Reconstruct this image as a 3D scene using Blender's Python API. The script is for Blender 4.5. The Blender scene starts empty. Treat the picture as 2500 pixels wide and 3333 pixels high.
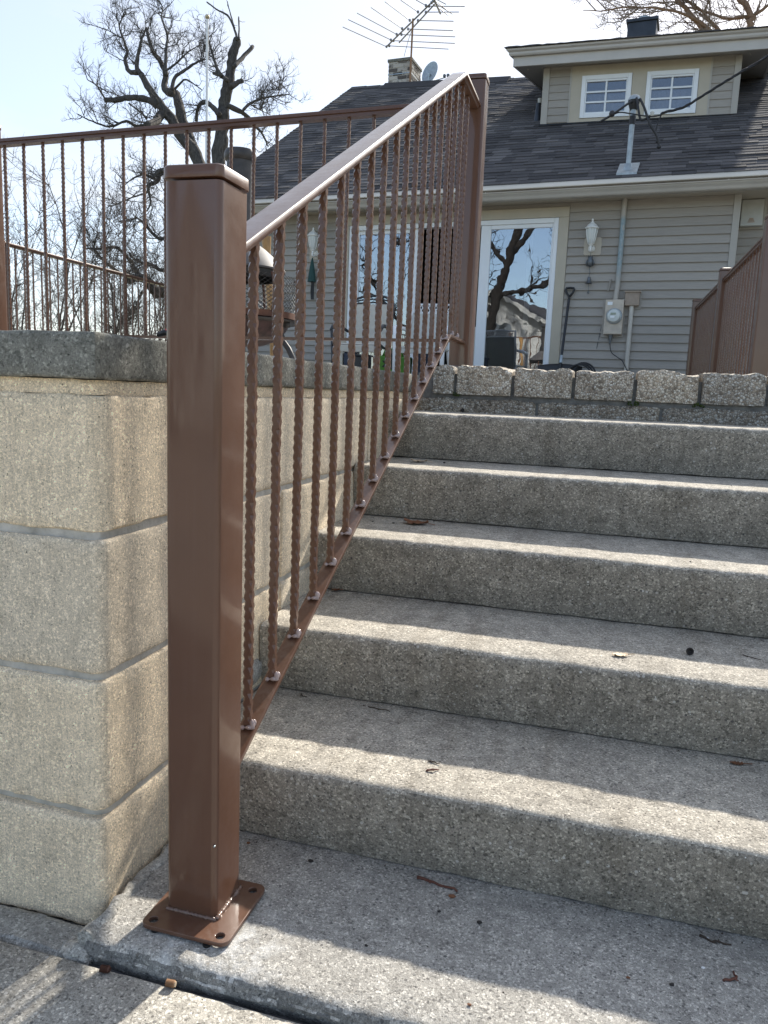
import bpy, bmesh, math, random
from mathutils import Vector, Matrix, noise

# ------------------------------------------------------------------ camera, sky, sun, exposure
scene = bpy.context.scene
cam_data = bpy.data.cameras.new("camera")
cam = bpy.data.objects.new("camera", cam_data)
scene.collection.objects.link(cam)
cam.location = (0.6086, -1.1538, 0.9793)
cam.rotation_euler = (1.4155, -0.0402, 0.2771)
cam_data.sensor_fit = 'HORIZONTAL'
cam_data.sensor_width = 36.0
cam_data.lens = 36.0 * 2504.86 / 2500.0
cam_data.clip_start = 0.05
cam_data.clip_end = 2000.0
scene.camera = cam

SUN_EL = math.radians(34.0)
SUN_AZ = math.radians(13.0)          # from +Y towards +X
sun_dir = Vector((math.sin(SUN_AZ) * math.cos(SUN_EL), math.cos(SUN_AZ) * math.cos(SUN_EL), math.sin(SUN_EL)))

world = bpy.data.worlds.new("World")
scene.world = world
world.use_nodes = True
wt = world.node_tree
for n in list(wt.nodes):
    wt.nodes.remove(n)
w_out = wt.nodes.new("ShaderNodeOutputWorld")
w_bg = wt.nodes.new("ShaderNodeBackground")
w_sky = wt.nodes.new("ShaderNodeTexSky")
w_sky.sky_type = 'NISHITA'
w_sky.sun_disc = False
w_sky.sun_elevation = SUN_EL
w_sky.sun_rotation = SUN_AZ
w_sky.altitude = 200.0
w_sky.air_density = 1.0
w_sky.dust_density = 1.0
w_sky.ozone_density = 1.5
w_geo = wt.nodes.new("ShaderNodeTexCoord")
w_map = wt.nodes.new("ShaderNodeMapping")
w_map.inputs['Scale'].default_value = (1.0, 1.6, 4.5)
w_map.inputs['Rotation'].default_value = (0.0, 0.25, 0.5)
w_noise = wt.nodes.new("ShaderNodeTexNoise")
w_noise.inputs['Scale'].default_value = 2.2
w_noise.inputs['Detail'].default_value = 7.0
w_noise.inputs['Roughness'].default_value = 0.55
w_noise.inputs['Distortion'].default_value = 0.4
w_ramp = wt.nodes.new("ShaderNodeMapRange")
w_ramp.inputs['From Min'].default_value = 0.38
w_ramp.inputs['From Max'].default_value = 0.72
w_ramp.inputs['To Min'].default_value = 0.42
w_ramp.inputs['To Max'].default_value = 0.85
w_mix = wt.nodes.new("ShaderNodeMix")
w_mix.data_type = 'RGBA'
w_mix.inputs[7].default_value = (3.9, 4.0, 4.2, 1.0)   # thin bright cirrus
wt.links.new(w_geo.outputs['Generated'], w_map.inputs['Vector'])
wt.links.new(w_map.outputs[0], w_noise.inputs['Vector'])
wt.links.new(w_noise.outputs['Fac'], w_ramp.inputs['Value'])
# thin veil thickens towards the sun, clear blue behind the camera (as the door glass mirrors it)
w_dot = wt.nodes.new("ShaderNodeVectorMath")
w_dot.operation = 'DOT_PRODUCT'
w_dot.inputs[1].default_value = sun_dir
wt.links.new(w_geo.outputs['Generated'], w_dot.inputs[0])
w_veil = wt.nodes.new("ShaderNodeMapRange")
w_veil.interpolation_type = 'SMOOTHSTEP'
w_veil.inputs['From Min'].default_value = -0.25
w_veil.inputs['From Max'].default_value = 1.0
w_veil.inputs['To Min'].default_value = 0.30
w_veil.inputs['To Max'].default_value = 1.25
wt.links.new(w_dot.outputs['Value'], w_veil.inputs['Value'])
w_mul = wt.nodes.new("ShaderNodeMath")
w_mul.operation = 'MULTIPLY'
w_mul.use_clamp = True
wt.links.new(w_ramp.outputs[0], w_mul.inputs[0])
wt.links.new(w_veil.outputs[0], w_mul.inputs[1])
wt.links.new(w_mul.outputs[0], w_mix.inputs[0])
wt.links.new(w_sky.outputs[0], w_mix.inputs[6])
wt.links.new(w_mix.outputs[2], w_bg.inputs['Color'])
w_bg.inputs['Strength'].default_value = 0.10
wt.links.new(w_bg.outputs[0], w_out.inputs['Surface'])

sun_data = bpy.data.lights.new("sun", 'SUN')
sun_data.energy = 3.1
sun_data.angle = math.radians(1.5)
sun_data.color = (1.0, 0.94, 0.84)
sun = bpy.data.objects.new("sun", sun_data)
scene.collection.objects.link(sun)
sun.location = (10, 30, 30)
sun.rotation_euler = (-sun_dir).to_track_quat('-Z', 'Y').to_euler()

scene.view_settings.view_transform = 'Standard'
scene.view_settings.look = 'None'
scene.view_settings.exposure = 1.35
scene.view_settings.gamma = 1.0
scene.view_settings.use_curve_mapping = False
scene.cycles.max_bounces = 8
scene.cycles.use_denoising = True

# ------------------------------------------------------------------ helpers
C = scene.collection
RG = random.Random(11)


class MB:
    """collects shapes given in world coordinates; build() links them as ONE mesh object"""
    def __init__(self):
        self.v = []
        self.f = []

    def add(self, vs, fs):
        b = len(self.v)
        self.v.extend([tuple(p) for p in vs])
        self.f.extend([tuple(i + b for i in f) for f in fs])
        return self

    def box(self, a, b, M=None):
        x0, y0, z0 = a
        x1, y1, z1 = b
        vs = [(x0, y0, z0), (x1, y0, z0), (x1, y1, z0), (x0, y1, z0), (x0, y0, z1), (x1, y0, z1), (x1, y1, z1), (x0, y1, z1)]
        if M is not None:
            vs = [M @ Vector(p) for p in vs]
        return self.add(vs, [(0, 3, 2, 1), (4, 5, 6, 7), (0, 1, 5, 4), (1, 2, 6, 5), (2, 3, 7, 6), (3, 0, 4, 7)])

    def tube(self, pts, rad, n=8, caps=True, up=None):
        pts = [Vector(p) for p in pts]
        if not isinstance(rad, (list, tuple)):
            rad = [rad] * len(pts)
        rings = []
        prev = None
        for i, p in enumerate(pts):
            if i == 0:
                d = pts[1] - p
            elif i == len(pts) - 1:
                d = p - pts[i - 1]
            else:
                d = pts[i + 1] - pts[i - 1]
            if d.length < 1e-9:
                d = Vector((0, 0, 1))
            d.normalize()
            if prev is None:
                a = Vector((0, 0, 1)) if abs(d.z) < 0.9 else Vector((1, 0, 0))
                u = d.cross(a).normalized()
            else:
                u = prev - d * prev.dot(d)
                if u.length < 1e-6:
                    u = d.orthogonal()
                u.normalize()
            prev = u
            w = d.cross(u)
            rings.append([p + (u * math.cos(2 * math.pi * k / n) + w * math.sin(2 * math.pi * k / n)) * rad[i] for k in range(n)])
        vs = [q for r in rings for q in r]
        fs = []
        for i in range(len(pts) - 1):
            for k in range(n):
                a, b = i * n + k, i * n + (k + 1) % n
                fs.append((a, b, b + n, a + n))
        if caps:
            fs.append(tuple(range(n - 1, -1, -1)))
            fs.append(tuple((len(pts) - 1) * n + k for k in range(n)))
        return self.add(vs, fs)

    def lathe(self, c, prof, n=24, M=None):
        """profile of (radius, height) turned about the vertical through c"""
        c = Vector(c)
        vs = []
        for r, z in prof:
            for k in range(n):
                a = 2 * math.pi * k / n
                q = Vector((r * math.cos(a), r * math.sin(a), z))
                if M is not None:
                    q = M @ q
                vs.append(c + q)
        fs = []
        for i in range(len(prof) - 1):
            for k in range(n):
                a, b = i * n + k, i * n + (k + 1) % n
                fs.append((a, b, b + n, a + n))
        fs.append(tuple(range(n - 1, -1, -1)))
        fs.append(tuple((len(prof) - 1) * n + k for k in range(n)))
        return self.add(vs, fs)

    def sweep(self, sec, path_a, path_b):
        """section (list of world vectors) at two ends joined: pass two lists of points"""
        n = len(path_a)
        fs = [tuple(range(n - 1, -1, -1)), tuple(range(n, 2 * n))]
        for k in range(n):
            fs.append((k, (k + 1) % n, n + (k + 1) % n, n + k))
        return self.add(list(path_a) + list(path_b), fs)

    def build(self, name, m, parent=None, smooth=False, bevel=0.0, kind=None, bevel_seg=2):
        off = wloc(parent)
        me = bpy.data.meshes.new(name)
        me.from_pydata([(p[0] - off.x, p[1] - off.y, p[2] - off.z) for p in self.v], [], self.f)
        me.update()
        if bevel > 0:
            bm = bmesh.new()
            bm.from_mesh(me)
            bmesh.ops.recalc_face_normals(bm, faces=bm.faces)
            es = [e for e in bm.edges if len(e.link_faces) == 2 and e.calc_face_angle(0) > 0.6]
            bmesh.ops.bevel(bm, geom=es, offset=bevel, segments=bevel_seg, profile=0.5, affect='EDGES', clamp_overlap=True)
            bm.to_mesh(me)
            bm.free()
        return link(name, me, m, parent, smooth, kind)


def wloc(o):
    v = Vector((0, 0, 0))
    while o is not None:
        v = v + o.location
        o = o.parent
    return v


def link(name, me, m=None, parent=None, smooth=False, kind=None):
    if m is not None and not me.materials:
        me.materials.append(m)
    if smooth and len(me.polygons):
        if smooth == 'auto':
            bm = bmesh.new()
            bm.from_mesh(me)
            for f in bm.faces:
                f.smooth = True
            for e in bm.edges:
                if len(e.link_faces) == 2 and e.calc_face_angle(0) > 0.7:
                    e.smooth = False
            bm.to_mesh(me)
            bm.free()
        else:
            me.polygons.foreach_set('use_smooth', [True] * len(me.polygons))
    o = bpy.data.objects.new(name, me)
    C.objects.link(o)
    if parent is not None:
        o.parent = parent
    if kind:
        o['kind'] = kind
    return o


def tag(o, label, cat, group=None):
    o['label'] = label
    o['category'] = cat
    if group:
        o['group'] = group
    return o


def thing(name, label, cat, loc=(0, 0, 0), group=None):
    o = bpy.data.objects.new(name, None)
    o.empty_display_size = 0.1
    C.objects.link(o)
    o.location = loc
    return tag(o, label, cat, group)


# ------------------------------------------------------------------ materials
class NT:
    def __init__(self, name):
        self.m = bpy.data.materials.new(name)
        self.m.use_nodes = True
        self.t = self.m.node_tree
        self.b = self.t.nodes['Principled BSDF']
        self.pos = None

    def n(self, kind, **kw):
        nd = self.t.nodes.new(kind)
        for k, v in kw.items():
            if k.startswith('i_'):
                nd.inputs[k[2:].replace('_', ' ')].default_value = v
            else:
                setattr(nd, k, v)
        return nd

    def l(self, a, b):
        self.t.links.new(a, b)
        return self

    def P(self, scale=(1, 1, 1), rot=(0, 0, 0), space='world'):
        if space == 'world':
            src = self.n('ShaderNodeNewGeometry').outputs['Position']
        else:
            src = self.n('ShaderNodeTexCoord').outputs['Object']
        mp = self.n('ShaderNodeMapping')
        mp.inputs['Scale'].default_value = scale
        mp.inputs['Rotation'].default_value = rot
        self.l(src, mp.inputs['Vector'])
        return mp.outputs[0]

    def noise(self, v, scale, detail=4, rough=0.55):
        nd = self.n('ShaderNodeTexNoise')
        nd.inputs['Scale'].default_value = scale
        nd.inputs['Detail'].default_value = detail
        nd.inputs['Roughness'].default_value = rough
        self.l(v, nd.inputs['Vector'])
        return nd.outputs['Fac']

    def vor(self, v, scale, feature='F1', out='Color', rnd=1.0):
        nd = self.n('ShaderNodeTexVoronoi', feature=feature)
        nd.inputs['Scale'].default_value = scale
        nd.inputs['Randomness'].default_value = rnd
        self.l(v, nd.inputs['Vector'])
        return nd.outputs[out]

    def ramp(self, fac, stops, interp='LINEAR'):
        nd = self.n('ShaderNodeValToRGB')
        cr = nd.color_ramp
        cr.interpolation = interp
        while len(cr.elements) < len(stops):
            cr.elements.new(0.5)
        for e, (p, c) in zip(cr.elements, stops):
            e.position = p
            e.color = (c[0], c[1], c[2], 1) if isinstance(c, (tuple, list)) else (c, c, c, 1)
        self.l(fac, nd.inputs[0])
        return nd.outputs[0]

    def mix(self, a, b, fac, mode='MIX'):
        nd = self.n('ShaderNodeMix', data_type='RGBA', blend_type=mode)
        for s, idx in ((a, 6), (b, 7), (fac, 0)):
            if hasattr(s, 'default_value') or hasattr(s, 'links'):
                self.l(s, nd.inputs[idx])
            elif idx == 0:
                nd.inputs[0].default_value = s
            else:
                nd.inputs[idx].default_value = (s[0], s[1], s[2], 1)
        return nd.outputs[2]

    def math(self, op, a, b=0.0):
        nd = self.n('ShaderNodeMath', operation=op)
        for i, s in enumerate((a, b)):
            if hasattr(s, 'links'):
                self.l(s, nd.inputs[i])
            else:
                nd.inputs[i].default_value = s
        return nd.outputs[0]

    def sep(self, v, ax):
        nd = self.n('ShaderNodeSeparateXYZ')
        self.l(v, nd.inputs[0])
        return nd.outputs[ax]

    def bump(self, h, strength=0.3, dist=0.002, prev=None):
        nd = self.n('ShaderNodeBump')
        nd.inputs['Strength'].default_value = strength
        nd.inputs['Distance'].default_value = dist
        self.l(h, nd.inputs['Height'])
        if prev is not None:
            self.l(prev, nd.inputs['Normal'])
        return nd.outputs[0]

    def done(self, col=None, rough=None, nrm=None, spec=None, metal=None):
        b = self.b
        for val, key in ((col, 'Base Color'), (rough, 'Roughness'), (nrm, 'Normal'), (metal, 'Metallic'), (spec, 'Specular IOR Level')):
            if val is None:
                continue
            if hasattr(val, 'links'):
                self.l(val, b.inputs[key])
            elif key == 'Base Color':
                b.inputs[key].default_value = (val[0], val[1], val[2], 1)
            else:
                b.inputs[key].default_value = val
        return self.m


def flat(name, col, rough=0.6, metal=0.0, var=0.12, scale=8.0, bump=0.0, bscale=60.0, spec=0.5):
    t = NT(name)
    p = t.P()
    nz = t.noise(p, scale, 5)
    lo = tuple(c * (1 - var) for c in col)
    hi = tuple(min(1, c * (1 + var)) for c in col)
    c = t.ramp(nz, [(0.3, lo), (0.7, hi)])
    nr = t.bump(t.noise(p, bscale, 3), bump, 0.002) if bump else None
    return t.done(c, rough, nr, spec, metal)


def concrete(name, base, dark, speck=1.0, warm=0.0, scale=1.0, stripes=False, bloom=None, streaks=False, blotch=0.8, stones=1.0):
    t = NT(name)
    p = t.P()
    big = t.noise(p, 2.3, 6, 0.6)
    mid = t.noise(p, 14.0 * scale, 6, 0.65)
    fine = t.noise(p, 260.0 * scale, 3, 0.7)
    c = t.ramp(big, [(0.3, dark), (0.7, base)])
    c = t.mix(c, t.ramp(mid, [(0.3, 0.62), (0.7, 1.22)]), blotch, 'MULTIPLY')
    c = t.mix(c, t.ramp(fine, [(0.32, 0.45), (0.52, 1.0), (0.7, 1.5)]), 0.75, 'MULTIPLY')
    # sand and stone grains showing in the worn face
    g1 = t.vor(p, 150.0 * scale)
    gx = t.sep(g1, 0)
    c = t.mix(c, t.ramp(gx, [(0.0, 0.42), (0.2, 0.9), (0.8, 1.05), (0.94, 1.75)]), min(1.0, 0.9 * speck), 'MULTIPLY')
    d2 = t.vor(p, 62.0 * scale, out='Distance')
    g2 = t.sep(t.vor(p, 62.0 * scale), 1)
    m2 = t.math('MULTIPLY', t.ramp(d2, [(0.28, 1.0), (0.40, 0.0)]), t.ramp(g2, [(0.80, 0.0), (0.84, 1.0)]))
    stone = t.ramp(t.sep(t.vor(p, 62.0 * scale), 2), [(0.0, (0.05, 0.05, 0.055)), (0.45, (0.16, 0.14, 0.12)), (0.7, (0.36, 0.32, 0.27)), (1.0, (0.62, 0.6, 0.56))])
    c = t.mix(c, stone, t.math('MULTIPLY', m2, 0.75 * speck * stones))
    d3 = t.vor(p, 95.0 * scale, out='Distance')
    g3 = t.sep(t.vor(p, 95.0 * scale), 0)
    m3 = t.math('MULTIPLY', t.ramp(d3, [(0.16, 1.0), (0.22, 0.0)]), t.ramp(g3, [(0.93, 0.0), (0.95, 1.0)]))
    c = t.mix(c, (0.8, 0.79, 0.75), t.math('MULTIPLY', m3, 0.8 * speck))
    pit = t.math('MULTIPLY', t.ramp(d3, [(0.14, 1.0), (0.24, 0.0)]), t.ramp(g3, [(0.055, 1.0), (0.075, 0.0)]))
    c = t.mix(c, (0.02, 0.02, 0.022), t.math('MULTIPLY', pit, 0.85))
    if streaks:
        sk = t.noise(t.P((7.0, 1.0, 0.9)), 2.0, 6, 0.65)
        c = t.mix(c, t.ramp(sk, [(0.32, (0.74, 0.72, 0.69)), (0.5, (1.0, 1.0, 1.0)), (0.7, (1.10, 1.09, 1.07))]), 0.7, 'MULTIPLY')
    if bloom:
        mp = t.n('ShaderNodeMapping')
        mp.inputs['Location'].default_value = (-bloom[0] * bloom[2], -bloom[1] * bloom[2], 0)
        mp.inputs['Scale'].default_value = (bloom[2], bloom[2], 0)
        t.l(p, mp.inputs['Vector'])
        gr = t.n('ShaderNodeTexGradient', gradient_type='SPHERICAL')
        t.l(mp.outputs[0], gr.inputs[0])
        bl = t.math('MULTIPLY', t.ramp(gr.outputs['Fac'], [(0.0, 0.0), (0.45, 0.9)]), t.ramp(t.noise(p, 24, 6, 0.7), [(0.46, 0.0), (0.66, 0.6)]))
        c = t.mix(c, (0.74, 0.745, 0.74), bl)
    h = t.math('ADD', t.math('MULTIPLY', fine, 0.6), t.math('MULTIPLY', t.noise(p, 70.0 * scale, 4, 0.7), 0.8))
    h = t.math('SUBTRACT', h, t.math('MULTIPLY', pit, 0.8))
    nr = t.bump(h, 0.75, 0.0035)
    if stripes:
        ps = t.P((250.0, 250.0, 16.0))
        st = t.noise(ps, 1.0, 3, 0.6)
        c = t.mix(c, t.ramp(st, [(0.3, 0.76), (0.5, 1.0), (0.68, 1.12)]), 0.6, 'MULTIPLY')
        nr = t.bump(st, 0.22, 0.002, nr)
        oi = t.n('ShaderNodeObjectInfo').outputs['Random']
        c = t.mix(c, t.ramp(oi, [(0.0, (0.88, 0.89, 0.91)), (1.0, (1.08, 1.05, 1.0))]), 1.0, 'MULTIPLY')
        stain = t.noise(t.P((1.0, 1.0, 0.6)), 5.0, 5, 0.6)
        c = t.mix(c, (0.30, 0.19, 0.09), t.ramp(stain, [(0.6, 0.0), (0.8, 0.35)]))
    return t.done(c, 0.92, nr, 0.25)


M = {}
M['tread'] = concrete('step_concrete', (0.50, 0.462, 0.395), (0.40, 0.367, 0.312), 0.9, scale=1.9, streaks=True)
M['riser'] = concrete('shaded_riser_concrete', (0.35, 0.317, 0.265), (0.26, 0.236, 0.196), 1.05, scale=1.6, streaks=True)
M['landing'] = concrete('landing_concrete', (0.46, 0.437, 0.395), (0.365, 0.347, 0.312), 0.9, scale=1.9, bloom=(0.02, -0.05, 6.5))
M['walk'] = concrete('sidewalk_concrete', (0.45, 0.425, 0.375), (0.345, 0.323, 0.283), 0.95, scale=1.8)
M['wall'] = concrete('wall_block_concrete', (0.86, 0.725, 0.54), (0.80, 0.675, 0.505), 0.5, stripes=True, scale=1.7, blotch=0.35, stones=0.12)
M['cap'] = concrete('cap_stone_concrete', (0.30, 0.29, 0.25), (0.15, 0.15, 0.13), 0.8, stripes=False, scale=1.5)
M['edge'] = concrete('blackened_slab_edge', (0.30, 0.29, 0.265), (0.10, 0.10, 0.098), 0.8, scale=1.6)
M['foot'] = concrete('mortar_footing_concrete', (0.52, 0.495, 0.44), (0.32, 0.31, 0.285), 0.7, scale=1.5)


def mortar_mat():
    t = NT('mortar')
    p = t.P()
    c = t.ramp(t.noise(p, 20, 5, 0.65), [(0.3, (0.32, 0.305, 0.27)), (0.5, (0.50, 0.475, 0.425)), (0.7, (0.64, 0.61, 0.55))])
    return t.done(c, 0.95, t.bump(t.noise(p, 120, 4, 0.7), 0.8, 0.004), 0.2)


M['mortar'] = mortar_mat()


def mortar_dark():
    t = NT('dark_mortar')
    p = t.P()
    c = t.ramp(t.noise(p, 25, 5, 0.65), [(0.3, (0.10, 0.10, 0.095)), (0.7, (0.24, 0.235, 0.22))])
    return t.done(c, 0.95, t.bump(t.noise(p, 120, 4, 0.7), 0.8, 0.004), 0.2)


M['mortar_dark'] = mortar_dark()


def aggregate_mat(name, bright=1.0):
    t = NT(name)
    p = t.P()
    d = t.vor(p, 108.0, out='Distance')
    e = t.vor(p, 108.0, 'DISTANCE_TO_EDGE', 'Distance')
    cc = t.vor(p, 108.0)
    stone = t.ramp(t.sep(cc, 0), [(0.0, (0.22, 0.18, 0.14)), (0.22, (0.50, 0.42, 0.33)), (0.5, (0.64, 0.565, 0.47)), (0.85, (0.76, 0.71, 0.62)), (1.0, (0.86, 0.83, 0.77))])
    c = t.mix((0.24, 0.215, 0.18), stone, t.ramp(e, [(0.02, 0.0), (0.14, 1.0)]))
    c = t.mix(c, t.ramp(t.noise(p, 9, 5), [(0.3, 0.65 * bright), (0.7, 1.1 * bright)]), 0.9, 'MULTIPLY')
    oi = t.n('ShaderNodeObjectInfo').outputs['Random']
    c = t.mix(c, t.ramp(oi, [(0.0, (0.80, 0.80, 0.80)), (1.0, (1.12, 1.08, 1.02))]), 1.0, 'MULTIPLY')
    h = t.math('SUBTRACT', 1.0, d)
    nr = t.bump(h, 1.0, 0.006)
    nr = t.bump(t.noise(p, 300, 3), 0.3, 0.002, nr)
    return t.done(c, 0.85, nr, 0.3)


M['agg'] = aggregate_mat('exposed_aggregate')
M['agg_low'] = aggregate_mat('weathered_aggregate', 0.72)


def brown_mat(name, col, rough):
    t = NT(name)
    p = t.P()
    c = t.ramp(t.noise(p, 6, 5, 0.6), [(0.3, tuple(x * 0.93 for x in col)), (0.7, tuple(x * 1.07 for x in col))])
    r = t.ramp(t.noise(p, 16, 5, 0.7), [(0.3, rough * 0.75), (0.75, rough * 1.35)])
    nr = t.bump(t.noise(p, 260, 2), 0.06, 0.001)
    m = t.done(c, r, nr, 0.25)
    t.b.inputs['Coat Weight'].default_value = 0.7
    t.l(t.ramp(t.noise(p, 9, 6, 0.7), [(0.35, 0.05), (0.75, 0.20)]), t.b.inputs['Coat Roughness'])
    # dust and dried water runs
    run = t.noise(t.P((60, 60, 1.5)), 1.0, 4, 0.6)
    up = t.ramp(t.sep(t.n('ShaderNodeNewGeometry').outputs['Normal'], 2), [(0.2, 0.25), (0.9, 1.0)])
    dust = t.math('MULTIPLY', t.math('MULTIPLY', t.ramp(run, [(0.42, 0.0), (0.75, 0.22)]), t.ramp(t.noise(p, 5, 6, 0.7), [(0.4, 0.0), (0.65, 1.0)])), up)
    t.l(t.mix(c, (0.34, 0.30, 0.26), dust), t.b.inputs['Base Color'])
    return m


M['brown'] = brown_mat('brown_gloss_paint', (0.118, 0.056, 0.033), 0.42)
M['fillet'] = brown_mat('painted_fillet', (0.16, 0.095, 0.07), 0.2)
M['weld'] = brown_mat('painted_weld', (0.34, 0.27, 0.26), 0.16)


def siding_mat(name, col):
    t = NT(name)
    p = t.P((1.2, 1.2, 22.0))
    g = t.noise(p, 6.0, 5, 0.6)
    c = t.ramp(g, [(0.3, tuple(x * 0.9 for x in col)), (0.7, tuple(x * 1.08 for x in col))])
    oi = t.n('ShaderNodeObjectInfo').outputs['Random']
    c = t.mix(c, t.ramp(oi, [(0.0, 0.90), (1.0, 1.06)]), 1.0, 'MULTIPLY')
    return t.done(c, 0.55, t.bump(g, 0.15, 0.002), 0.35)


M['siding'] = siding_mat('taupe_vinyl_siding', (0.355, 0.325, 0.285))
M['trim'] = flat('tan_trim_paint', (0.46, 0.41, 0.32), 0.5, var=0.05, scale=5, bump=0.1)
M['corner'] = flat('grey_corner_board', (0.40, 0.375, 0.33), 0.5, var=0.05, scale=5)
M['soffit'] = flat('soffit_paint', (0.47, 0.42, 0.34), 0.55, var=0.05)
M['fascia'] = flat('fascia_aluminium', (0.52, 0.49, 0.45), 0.45, var=0.05, scale=4)
M['gutter'] = flat('gutter_aluminium', (0.40, 0.37, 0.32), 0.22, var=0.08, scale=3)
M['drip'] = flat('drip_edge_metal', (0.62, 0.57, 0.49), 0.4, var=0.06, scale=3)
M['dark'] = flat('dark_recess', (0.03, 0.03, 0.03), 0.9)
M['vinyl'] = flat('white_vinyl', (0.80, 0.82, 0.83), 0.35, var=0.03, scale=3)
M['white'] = flat('white_enamel', (0.78, 0.78, 0.74), 0.35, var=0.05, scale=12)
M['ivory'] = flat('ivory_plastic', (0.50, 0.50, 0.46), 0.45, var=0.06, scale=14)
M['galv'] = flat('galvanised_steel', (0.36, 0.40, 0.42), 0.42, 0.55, var=0.2, scale=18)
M['black'] = flat('black_plastic', (0.018, 0.018, 0.02), 0.45)
M['cable'] = flat('black_cable', (0.022, 0.022, 0.025), 0.5, var=0.25, scale=30)
M['iron'] = flat('cast_iron', (0.055, 0.05, 0.048), 0.5, 0.2, var=0.3, scale=20, bump=0.3)
M['rust'] = flat('rusted_steel', (0.12, 0.052, 0.03), 0.7, 0.1, var=0.4, scale=16, bump=0.3)
M['hood'] = flat('ash_grey_enamel', (0.10, 0.092, 0.09), 0.6, var=0.2, scale=9, bump=0.15)
M['bowl'] = flat('dark_oxblood_steel', (0.055, 0.027, 0.027), 0.5, var=0.5, scale=25, bump=0.2)
M['wood'] = flat('varnished_wood', (0.42, 0.24, 0.09), 0.4, var=0.25, scale=10)
M['sling'] = flat('beige_sling_cloth', (0.52, 0.49, 0.42), 0.8, var=0.06, scale=30, bump=0.3, bscale=400)
M['chairblack'] = flat('dark_chair_frame', (0.03, 0.034, 0.038), 0.4)
M['green'] = flat('lime_green_bag', (0.09, 0.27, 0.03), 0.55, var=0.15)
M['red'] = flat('red_print', (0.5, 0.05, 0.04), 0.5)
M['navy'] = flat('navy_plastic', (0.02, 0.035, 0.07), 0.45)
M['cream'] = flat('cream_carton', (0.62, 0.58, 0.48), 0.6)
M['teal'] = flat('dark_green_canvas', (0.012, 0.055, 0.05), 0.7)
M['pewter'] = flat('pewter_metal', (0.13, 0.14, 0.15), 0.45, 0.6, var=0.3, scale=40)
M['meterbox'] = flat('beige_meter_box', (0.52, 0.455, 0.37), 0.5, var=0.14, scale=16)
M['jbox'] = flat('tan_brown_box', (0.33, 0.26, 0.20), 0.55, var=0.15, scale=20)
M['pvc'] = flat('painted_conduit', (0.54, 0.51, 0.45), 0.5, var=0.1, scale=10)
M['brickwhite'] = None
M['lead'] = flat('black_sheet_metal', (0.035, 0.04, 0.05), 0.4, 0.4, var=0.35, scale=5)
M['alu'] = flat('antenna_aluminium', (0.30, 0.29, 0.30), 0.4, 0.6, var=0.2)
M['copper'] = flat('rusty_mast', (0.30, 0.17, 0.09), 0.6, 0.3, var=0.3, scale=20)
M['polewhite'] = flat('white_pole_paint', (0.80, 0.80, 0.80), 0.35, var=0.03)
M['ball'] = flat('gold_ball', (0.5, 0.42, 0.28), 0.35, 0.4)
M['soil'] = flat('terrace_soil', (0.10, 0.085, 0.06), 0.95, var=0.4, scale=20, bump=0.8)
M['grass'] = flat('dormant_lawn', (0.16, 0.15, 0.07), 0.95, var=0.35, scale=3, bump=0.9, bscale=40)
M['asphalt'] = flat('asphalt', (0.055, 0.055, 0.055), 0.9, var=0.25, scale=30, bump=0.6, bscale=200)
M['nwhite'] = flat('white_clapboard_paint', (0.52, 0.52, 0.50), 0.55, var=0.04)
M['leaf'] = flat('dry_brown_leaf', (0.20, 0.085, 0.04), 0.7, var=0.4, scale=60, bump=0.4, bscale=150)
M['leafpale'] = flat('pale_dry_leaf', (0.55, 0.42, 0.28), 0.7, var=0.2, scale=80)
M['twig'] = flat('dark_twig', (0.05, 0.035, 0.025), 0.8, var=0.4, scale=80)
M['twigred'] = flat('red_brown_twig', (0.13, 0.05, 0.032), 0.75, var=0.3, scale=60)
M['acorn'] = flat('dark_acorn_cap', (0.025, 0.02, 0.017), 0.7, var=0.4, scale=200, bump=0.5, bscale=400)
M['stub'] = flat('rusty_threaded_stub', (0.10, 0.045, 0.03), 0.5, 0.4, var=0.3, scale=120)
M['paper'] = flat('white_scrap', (0.8, 0.8, 0.8), 0.7)
M['nut'] = flat('black_nut', (0.02, 0.02, 0.02), 0.4, 0.5)
M['rubber'] = flat('black_joint_filler', (0.035, 0.036, 0.04), 0.85, var=0.5, scale=40, bump=0.9, bscale=140)
M['lens'] = flat('frosted_lamp_glass', (0.60, 0.63, 0.60), 0.25, var=0.05)
M['display'] = flat('meter_display', (0.30, 0.34, 0.26), 0.3)
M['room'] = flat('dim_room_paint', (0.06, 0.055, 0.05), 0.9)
M['blind'] = flat('white_blind_slat', (0.75, 0.76, 0.70), 0.6, var=0.04)


def bark_mat(name, lo, hi):
    t = NT(name)
    p = t.P((1, 1, 0.35))
    nz = t.noise(p, 26, 6, 0.7)
    c = t.ramp(nz, [(0.3, lo), (0.72, hi)])
    return t.done(c, 0.95, t.bump(nz, 0.9, 0.03), 0.2)


M['bark'] = bark_mat('oak_bark', (0.035, 0.032, 0.030), (0.15, 0.14, 0.13))
M['twigs'] = flat('oak_twigs', (0.085, 0.078, 0.074), 0.9, var=0.25, scale=3)
M['barkdark'] = bark_mat('silhouette_bark', (0.010, 0.009, 0.009), (0.04, 0.036, 0.034))  # bark colour darkened so the sunlit mirrored trees show as dark silhouettes
M['twigsdark'] = flat('silhouette_twigs', (0.022, 0.020, 0.019), 0.9, var=0.25, scale=3)
M['moss'] = flat('green_moss', (0.045, 0.07, 0.012), 0.95, var=0.5, scale=60, bump=0.9, bscale=300)
M['bark2'] = bark_mat('warm_bark', (0.16, 0.10, 0.065), (0.36, 0.24, 0.17))
M['twigs2'] = flat('pale_twigs', (0.20, 0.155, 0.125), 0.9, var=0.25, scale=3)
M['twigs3'] = flat('grey_brown_stems', (0.12, 0.098, 0.085), 0.9, var=0.3, scale=3)


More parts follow.
